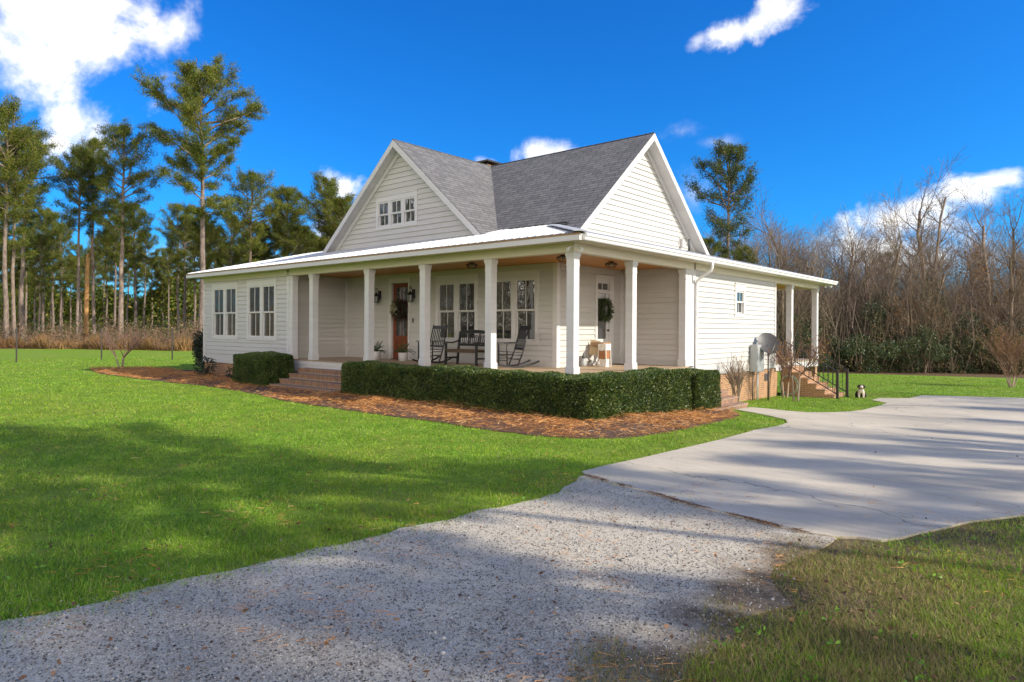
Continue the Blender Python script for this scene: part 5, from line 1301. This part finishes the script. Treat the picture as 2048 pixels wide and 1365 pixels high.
for i in range(70):
    u = 1395 + 720 * (i + g.uniform(-.5, .5)) / 70; dp_ = g.uniform(44, 72); tz = 1.9 + dp_ / 1359 * (660 - g.uniform(432, 500))
    place_bare(g.choice((0, 1, 2, 4, 1, 4, 5)) if u > 1780 else g.choice((0, 1, 2, 4)), u, dp_, tz, g.uniform(0, 6.3), 'thin grey bare tree in the crowded woods on the right', 'crowded bare trees on the right', g.uniform(.85, 1.25))
# understory evergreens one can tell apart
def bush_mesh(seed, n=5200):
    g = np.random.default_rng(seed); k = 9; cs = g.normal(size=(k, 3)) * [.55, .55, .6] + [0, 0, 1.3]; i = g.integers(0, k, n)
    P = cs[i] + unit(g.normal(size=(n, 3))) * (g.uniform(.3, .8, n) ** .5)[:, None] * .62; P[:, 2] = np.abs(P[:, 2])
    return np_mesh('foliage', *leaf_quads(P, unit(g.normal(size=(n, 3))), g.uniform(.05, .11, n), .05, g), M['holly'])
BM = [bush_mesh(301), bush_mesh(302), bush_mesh(303)]
smesh = np_mesh('stem', *cones(np.zeros((4, 3)), np.array([[.3, .1, 1.6], [-.3, .2, 1.7], [.1, -.3, 1.5], [0, 0, 1.9]]), .06, .02, 5), M['bark_grey'])
g = random.Random(9)
for i, (u, d_, s) in enumerate([(1720, 44, 1.2), (1745, 46, 1.5), (1850, 44, 1.1), (1815, 45, 1.2), (1620, 44, 1.1), (2050, 45, 1.3), (1905, 45, 1.3), (1940, 46, 1.4), (1650, 45, 1.0), (1985, 47, 1.5), (1560, 46, 1.0)]):
    x, y = bearing(u, d_); t = thing('evergreen_bush', 'dark evergreen bush under the bare trees on the right', 'bush', (x, y, float(T(x, y))), g.uniform(0, 6), 'evergreen bushes under the right woods'); t.scale = (s, s, s * g.uniform(.85, 1.15))
    put('foliage', BM[i % 3], t); put('stem', smesh, t)

# ------------------------------------------------------------------ masses nobody could count
def blobfield(n, ubounds, dbounds, hfun, g, leaf, zpow=1.0):
    u = g.uniform(*ubounds, n); d = dbounds[0] + (dbounds[1] - dbounds[0]) * g.uniform(0, 1, n)
    dr = np.array([view_dir(a, V0) / FOC for a in u]); P = CAM + dr * d[:, None]
    h = hfun(u, d); P[:, 2] = T(P[:, 0], P[:, 1]) + h * g.uniform(0, 1, n) ** zpow
    return P
g = np.random.default_rng(51)
def hR(u, d): return np.clip(3.0 + 1.5 * np.sin(u * .021) + 1.1 * np.sin(u * .057 + 2) + .9 * np.sin(u * .13 + d) + (d - 43) * .12, .8, 7)
n = 150000; P = blobfield(n, (1380, 2140), (43.2, 54), hR, g, .15, 1.05)
gap = np.sin(P[:, 0] * 2.1 + 1.3 * np.sin(P[:, 2] * 1.7)) + np.sin(P[:, 1] * 1.7 + P[:, 2] * 2.3) + .8 * np.sin(P[:, 0] * 5.3 + P[:, 2] * 4.1); P = P[gap > -.35]; n = len(P)
put('underbrush', np_mesh('underbrush', *leaf_quads(P, unit(g.normal(size=(n, 3)) + [0, 0, .2]), g.uniform(.06, .15, n), g.uniform(.03, .07, n), g), M['bramble']), label='tangled brown and green underbrush at the edge of the right woods', kind='stuff')
n = 1900; P = blobfield(n, (1380, 2140), (42.6, 60), lambda u, d: np.full(len(u), 3.0), g, .1); D = unit(g.normal(size=(n, 3)) * .35 + [0, 0, 1.2])
put('twig_tangle', np_mesh('twig_tangle', *cones(P, P + D * g.uniform(.8, 3.4, n)[:, None], g.uniform(.009, .022, n), .005, 3), M['bark_grey']), label='thin bare saplings and twigs tangled along the right woods', kind='stuff')
# far wood closing the horizon
def far_wood(name, ub, db, hh, n, mat, label, seed):
    g = np.random.default_rng(seed); P = blobfield(n, ub, db, lambda u, d: hh * (.75 + .25 * np.sin(u * .03) * np.sin(u * .011 + 1)), g, .5, .8)
    put(name, np_mesh(name, *leaf_quads(P, unit(g.normal(size=(n, 3))), g.uniform(.35, .9, n), g.uniform(.2, .5, n), g), mat), label=label, kind='stuff')
far_wood('far_woods', (-120, 760), (108, 150), 11.5, 76000, M['needles'], 'far green wood closing the view behind the left pines', 61)
far_wood('far_woods', (1360, 2150), (62, 92), 7.5, 42000, M['bramble'], 'far brownish wood behind the bare trees on the right', 62)
# dry brush on the left, along the far edge of the lawn
g = np.random.default_rng(71)
def left_pts(n, back):
    u = g.uniform(-60, 780, n); d = np.interp(u, [0, 200, 370, 780], [55, 53.5, 51.5, 54]) + back * g.uniform(0, 1, n) ** 1.4 - .2 + .5 * np.sin(u * .05) 
    dr = np.array([view_dir(a, V0) / FOC for a in u]); P = CAM + dr * d[:, None]; P[:, 2] = T(P[:, 0], P[:, 1]); return P, u, d
n = 52000; P, u, d = left_pts(n, 7); h = g.uniform(.35, .95, n) * (1 + .5 * np.sin(u * .09) * np.sin(u * .023))
put('dry_brush', np_mesh('dry_brush', *spikes(P, unit(g.normal(size=(n, 3)) * .28 + [0, 0, 1]), h, .055, g), M['drygrass']), label='tall tan dry grass along the far edge of the left lawn', kind='stuff')
n = 2300; P, u, d = left_pts(n, 24); D = unit(g.normal(size=(n, 3)) * .55 + [0, 0, 1]); L = g.uniform(.6, 2.0, n) * (1 + .4 * np.sin(u * .07) * np.sin(u * .017 + 1))
parts = [cones(P, P + D * L[:, None], .016, .005, 3)]
for k in range(6): Q = P + D * (L * g.uniform(.3, .95, n))[:, None]; parts.append(cones(Q, Q + unit(D + g.normal(size=(n, 3)) * .8) * (L * .35)[:, None], .009, .004, 3))
put('brushwood', np_mesh('brushwood', *join(parts), M['twig_brown']), label='leafless greyish brushwood under the left pines', kind='stuff')
n = 34000; P, u, d = left_pts(n, 42); P[:, 2] += g.uniform(0, 1, n) ** 1.5 * (1.5 + 1.4 * np.sin(P[:, 0] * .8 + P[:, 1]) ** 2)
put('undergrowth', np_mesh('undergrowth', *leaf_quads(P, unit(g.normal(size=(n, 3))), .15, .08, g), M['bramble']), label='low brown and green undergrowth between the left pine trunks', kind='stuff')

# ------------------------------------------------------------------ fence posts at the lawn's edge
for i, (x, y) in enumerate(((-32.3, -2.6), (-32.5, 1.3), (-29.5, 3.8))):
    mb = MB(); mb.bar((0, 0, -.2), (0, 0, 1.75), .03, .03, (0, 1, 0)); mb.box(-.03, .03, -.004, .004, .2, .5); mb.box(-.012, .012, -.05, .0, .0, 1.7)
    o = mb.obj('fence_post', M['iron'], None, label=['thin dark metal fence post nearest the left edge of the photo', 'thin dark metal fence post just left of the bare crape myrtle', 'thin dark metal fence post right of the bare crape myrtle'][i], cat='fence post', group='metal fence posts on the left lawn'); o.location = (x, y, .05)

# ------------------------------------------------------------------ ground cover
g = np.random.default_rng(81)
stepbox = (-10.5, -7.1, -1.45, 0)
def polar(n, rmin, rmax, amin=-42, amax=60):
    r = np.exp(g.uniform(math.log(rmin), math.log(rmax), n)); a = np.radians(g.uniform(-39, 39, n))
    d = FW * np.cos(a)[:, None] + RT * np.sin(a)[:, None]; P = CAM + d * r[:, None] ; P[:, 2] = 0; return P, r
n = 1150000; P, r = polar(n, 3.0, 46)
def rim(P, poly):
    A = np.array(poly); B = np.roll(A, -1, 0); d = np.full(len(P), 9.0)
    for a, b in zip(A, B):
        ab = b - a; t = np.clip(((P[:, :2] - a) @ ab) / max(ab @ ab, 1e-9), 0, 1); d = np.minimum(d, np.linalg.norm(P[:, :2] - a - t[:, None] * ab, axis=1))
    return d
rimd = np.full(len(P), 9.0); nr = (r < 16) & inside(P, gravel_w); rimd[nr] = rim(P[nr], gravel_poly)
creep = nr & (g.uniform(0, 1, len(P)) < .75 * np.exp(-rimd / .10)) & (P[:, 0] < 5.5)
rc = (r < 22) & inside(P, concrete_poly); rcd = np.full(len(P), 9.0); rcd[rc] = rim(P[rc], concrete_poly)
creep |= rc & (g.uniform(0, 1, len(P)) < .8 * np.exp(-rcd / .045)) & ~((np.abs(P[:, 1] + 5.5) < .45) & (P[:, 0] < 6.9))
bad = (inside(P, gravel_w) & ~creep) | (inside(P, concrete_poly) & ~creep) | inside(P, bed_w) | ((P[:, 0] > LEFTX) & (P[:, 0] < .1) & (P[:, 1] > -.05) & (P[:, 1] < 17.4)) | ((P[:, 0] < 1.8) & (P[:, 0] > -.1) & (P[:, 1] > 13) & (P[:, 1] < 14.6))
P = P[~bad]; r = r[~bad]
# worn, thin turf on the right of the gravel
right = (P[:, 0] > 6.0) & (P[:, 1] < -2.5)
wear = np.clip((P[:, 0] - 6.9 - .25 * np.sin(P[:, 1] * 3.1)) / 1.5, 0, 1) * .75 + .25 * (np.sin(P[:, 0] * 4 + 2 * np.sin(P[:, 1] * 3)) * .5 + .5); keep = ~right | (g.uniform(0, 1, len(P)) < wear * .8 + .22)
P = P[keep]; r = r[keep]; right = right[keep]
P[:, 2] = T(P[:, 0], P[:, 1]) - .004; n = len(P)
tuft = .75 + .25 * np.sin(P[:, 0] * 3.1 + 1.7 * np.sin(P[:, 1] * 2.3)) * np.sin(P[:, 1] * 2.7 + P[:, 0]) + .3 * np.sin(P[:, 0] * 11 + 2 * np.sin(P[:, 1] * 7)) * np.sin(P[:, 1] * 9.7 + P[:, 0] * 3)
thin = g.uniform(0, 1, n) < .25 * (.5 + .5 * np.sin(P[:, 0] * 5.3 + 3 * np.sin(P[:, 1] * 1.9)) * np.sin(P[:, 1] * 6.1)); tuft = np.where(thin, .35, tuft)
hgt = g.uniform(.025, .075, n) * tuft * (1 + .25 * (r < 7)); D = unit(g.normal(size=(n, 3)) * .85 + [0, 0, .9])
wid = .0042 * np.maximum(1, r / 5.5)
dry = right & (g.uniform(0, 1, n) < np.clip(.85 - (P[:, 0] - 6.9) / 1.6 + .45 * np.sin(P[:, 1] * 2 + P[:, 0] * 3), .08, .85))
put('grass', np_mesh('grass', *spikes(P[~dry], D[~dry], hgt[~dry], wid[~dry], g), M['grass']), label='short bright green grass blades of the mown lawn', kind='stuff')
# thin dry blades: worn edge on the right, plus the rims of gravel, bed and concrete
n2 = 420000; Q, rq = polar(n2, 3.0, 16); ex = (Q[:, 0] > 6.0) & (Q[:, 1] < -5.9) & (g.uniform(0, 1, n2) < np.clip((Q[:, 0] - 6.85 - .30 * np.sin(Q[:, 1] * 2.3) - .22 * np.sin(Q[:, 1] * 5.1 + 1) - .25 * np.sin(Q[:, 0] * 9 + Q[:, 1] * 4)) / .5, 0, 1) * np.where(Q[:, 0] > 8.2, .45, .95)) & ~inside(Q, concrete_poly); Q = Q[ex]; Q[:, 2] = T(Q[:, 0], Q[:, 1])
PD = np.concatenate([P[dry], Q]); nd = len(PD)
put('dry_grass', np_mesh('dry_grass', *spikes(PD, unit(g.normal(size=(nd, 3)) * .9 + [0, 0, .7]), g.uniform(.03, .075, nd), .0048, g), M['grass_dry']), label='thin brownish dry grass at the right of the gravel', kind='stuff')
# pine straw on the bed
n = 150000; x = g.uniform(-24, 3.1, n); y = g.uniform(-3.35, 5.2, n); P = np.stack([x, y, np.zeros(n)], 1)
ok = inside(P, bed_w) & ~((x > -10.45) & (x < -7.1) & (y > -1.42)) & ~((y > .0) & (x < .0)) 
P = P[ok]; n = len(P); lump = .04 + .065 * (np.sin(P[:, 0] * 1.9 + np.sin(P[:, 1] * 3)) * np.sin(P[:, 1] * 2.3 + P[:, 0] * .7) + .6)
near_steps = np.exp(-((P[:, 0] + 9.2) / 1.6) ** 2 - ((P[:, 1] + 2.2) / .7) ** 2); keep = (g.uniform(0, 1, n) > near_steps * .95) & (g.uniform(0, 1, n) < np.where(P[:, 0] < -7.2, np.where((P[:, 0] < -17.5), .95, .45 + .3 * np.sin(P[:, 0] * 2.1 + np.sin(P[:, 1] * 3))), .62 + .5 * np.sin(P[:, 0] * 1.3 + 2 * np.sin(P[:, 1] * 1.9)) * np.sin(P[:, 1] * 3.1 + P[:, 0]))); P = P[keep]; lump = lump[keep]; n = len(P)
P[:, 2] = T(P[:, 0], P[:, 1]) + .012 + lump * g.uniform(0, 1, n); a = g.uniform(0, 6.28, n); D = unit(np.stack([np.cos(a), np.sin(a), g.normal(size=n) * .22], 1))
put('pine_straw', np_mesh('pine_straw', *spikes(P, D, g.uniform(.12, .24, n), .0075, g), M['straw']), label='loose orange pine straw heaped along the hedge', kind='stuff')
# straw and debris gathered where the gravel meets the concrete
n = 1500; t_ = g.uniform(0, 1, n); line = np.array(cb); seg = np.linspace(0, 1, len(line)); P = np.stack([np.interp(t_, seg, line[:, 0]), np.interp(t_, seg, line[:, 1]), np.zeros(n)], 1) + g.normal(size=(n, 3)) * [.03, .016, 0]
P = P[(np.sin(t_ * 40) + np.sin(t_ * 17 + 1) > -.6)]; n = len(P)
P[:, 2] = .05 + .024 + g.uniform(0, .01, n); a = g.uniform(0, 6.28, n)
put('straw_debris', np_mesh('straw_debris', *spikes(P, unit(np.stack([np.cos(a), np.sin(a) * .5, g.normal(size=n) * .15], 1)), g.uniform(.03, .08, n), .004, g), M['debris']), label='brown straw and debris along the joint of gravel and concrete', kind='stuff')
# loose stones on the gravel
ico = np.array([(0, 0, 1), (.89, 0, .45), (.28, .85, .45), (-.72, .53, .45), (-.72, -.53, .45), (.28, -.85, .45), (.72, .53, -.45), (-.28, .85, -.45), (-.89, 0, -.45), (-.28, -.85, -.45), (.72, -.53, -.45), (0, 0, -1)])
icf = np.array([(0, 1, 2), (0, 2, 3), (0, 3, 4), (0, 4, 5), (0, 5, 1), (1, 6, 2), (2, 7, 3), (3, 8, 4), (4, 9, 5), (5, 10, 1), (6, 7, 2), (7, 8, 3), (8, 9, 4), (9, 10, 5), (10, 6, 1), (11, 7, 6), (11, 8, 7), (11, 9, 8), (11, 10, 9), (11, 6, 10)])
M['stones'] = island('loose_stones', [(0, (.05, .048, .045)), (.4, (.16, .15, .14)), (.75, (.36, .34, .30)), (1, (.52, .49, .44))], .9)
n = 80000; P, r = polar(n, 3.0, 13); ing = inside(P, gravel_poly); out = ~ing & ~inside(P, concrete_poly) & (P[:, 1] < -5.3); out[out] &= g.uniform(0, 1, out.sum()) < .35 * np.exp(-rim(P[out], gravel_poly) / .14); P = P[ing | out]; P = P[g.uniform(0, 1, len(P)) < np.clip(1.25 - (P[:, 0] - 6.2) / 1.1, .08, 1)]; n = len(P); P[:, 2] = .05 + .012
sz = g.uniform(.003, .0075, n) * np.where(g.uniform(0, 1, n) > .988, 2.3, 1.0)
V = (P[:, None, :] + ico[None] * sz[:, None, None] * g.uniform(.7, 1.2, (n, 12, 1)) * np.array([1, 1, .7])).reshape(-1, 3); F = (icf[None] + (np.arange(n) * 12)[:, None, None]).reshape(-1, 3)
put('loose_stones', np_mesh('loose_stones', V, F, M['stones']), label='loose grey stones scattered over the gravel drive', kind='stuff')
# broadleaf weeds in the lawn
n = 260; P, r = polar(n * 3, 3.2, 16); P = P[~(inside(P, gravel_w) | inside(P, concrete_poly) | inside(P, bed_w)) & (P[:, 1] < -3.4)][:n]; n = len(P); P[:, 2] = .055
P = np.repeat(P, 5, 0); n = len(P); a = g.uniform(0, 6.28, n); P += np.stack([np.cos(a) * .01, np.sin(a) * .01, g.uniform(.01, .04, n)], 1)
put('weeds', np_mesh('weeds', *leaf_quads(P, unit(np.stack([np.cos(a), np.sin(a), g.uniform(.1, .6, n)], 1)), g.uniform(.02, .045, n), .02, g), M['clover']), label='bright broadleaf weeds dotted through the grass', kind='stuff')

# ------------------------------------------------------------------ trees round the clearing that shade the drive and show in the panes
for i, (x, y, s, k, w) in enumerate([(15.6, -2.2, .78, 0, .75), (17.2, -4.4, .62, 2, .85), (19.5, -7.6, .70, 1, 1.0), (18.6, -2.3, .86, 3, .55), (25.5, 1.6, .80, 2, .7), (27.0, 10.6, .74, 2, .5), (24.2, 3.6, .68, 3, .42), (26.2, 6.2, .76, 2, .45), (28.5, 8.6, .80, 0, .4), (25.0, 15.0, .66, 2, .5), (30.0, -1.4, .95, 4, .6), (23.0, 18.6, .6, 3, .5)]):
    place_pine(PT[k], x, y, s * w, i * 1.3, 'pine beside the drive whose crown shades the gravel', 'pines shading the drive', sz=s)
for i, (x, y, s, k) in enumerate([(17, 4.8, .8, 4), (18.5, 10.6, .8, 1), (16, 21.4, .85, 0), (17.5, 18.2, .85, 2)]):
    t = thing('bare_tree', 'bare tree beside the drive whose shadow stripes the concrete', 'tree', (x, y, float(T(x, y))), i * 1.1, 'bare trees shading the drive'); t.scale = (s, s, s)
    for nm, me in BT_[k]: put(nm, me, t)
for i in range(40):
    a = i / 39; x = -72 + 70 * a + rnd.uniform(-3, 3); y = -22 - 34 * a + rnd.uniform(-6, 6); k = i % 5
    if i % 3 == 0: place_pine(PT[k], x, y, rnd.uniform(.85, 1.15), i * .9, 'pine across the front lawn mirrored in the window panes', 'trees mirrored in the window panes')
    else:
        t = thing('bare_tree', 'bare tree across the front lawn mirrored in the window panes', 'tree', (x, y, .05), i * .7, 'bare trees mirrored in the window panes'); s = rnd.uniform(1.0, 1.5); t.scale = (s, s, s)
        for nm, me in BT_[k]: put(nm, me, t)
g = np.random.default_rng(91); n = 30000; a = g.uniform(0, 1, n); P = np.stack([-76 + 78 * a, -23 - 36 * a + g.uniform(-5, 3, n), .05 + g.uniform(0, 1, n) ** 1.3 * 4.2], 1)
put('lawn_edge_brush', np_mesh('lawn_edge_brush', *leaf_quads(P, unit(g.normal(size=(n, 3))), .30, .14, g), M['drygrass']), label='tan brush across the front lawn, mirrored in the window panes', kind='stuff')
n = 42000; a = g.uniform(-.05, 1.05, n); P = np.stack([-82 + 84 * a, -33 - 40 * a + g.uniform(-12, 3, n), .05 + g.uniform(0, 1, n) ** .8 * (13.5 + 4 * np.sin(a * 60) * np.sin(a * 23))], 1)
put('far_woods', np_mesh('far_woods', *leaf_quads(P, unit(g.normal(size=(n, 3))), g.uniform(.4, 1.0, n), .4, g), M['bramble']), label='dark wood across the front lawn, mirrored in the window panes', kind='stuff')
# fallen leaves and needle litter on lawn and drive
g = np.random.default_rng(95); n = 900; P, r = polar(n, 3.2, 20); P = P[~((P[:, 0] > LEFTX) & (P[:, 0] < 3) & (P[:, 1] > -3)) & (~inside(P, concrete_poly) | (g.uniform(0, 1, len(P)) < .12))]; n = len(P)
P[:, 2] = T(P[:, 0], P[:, 1]) + .032; a = g.uniform(0, 6.28, n)
put('fallen_leaves', np_mesh('fallen_leaves', *leaf_quads(P, unit(np.stack([np.cos(a), np.sin(a), g.normal(size=n) * .25], 1)), g.uniform(.02, .055, n), g.uniform(.012, .03, n), g), M['debris']), label='small brown fallen leaves scattered over lawn and drive', kind='stuff')
n = 9000; P, r = polar(n, 3.0, 18); P = P[(P[:, 1] < -3.3)]; n = len(P); cl_ = np.sin(P[:, 0] * 2.1 + np.sin(P[:, 1] * 1.7)) * np.sin(P[:, 1] * 2.6 + P[:, 0]); P = P[cl_ > .25]; n = len(P)
P[:, 2] = T(P[:, 0], P[:, 1]) + .03; a = g.uniform(0, 6.28, n)
put('needle_litter', np_mesh('needle_litter', *spikes(P, unit(np.stack([np.cos(a), np.sin(a), g.normal(size=n) * .12], 1)), g.uniform(.06, .14, n), .004, g), M['straw']), label='stray pine needles lying on grass and gravel', kind='stuff')
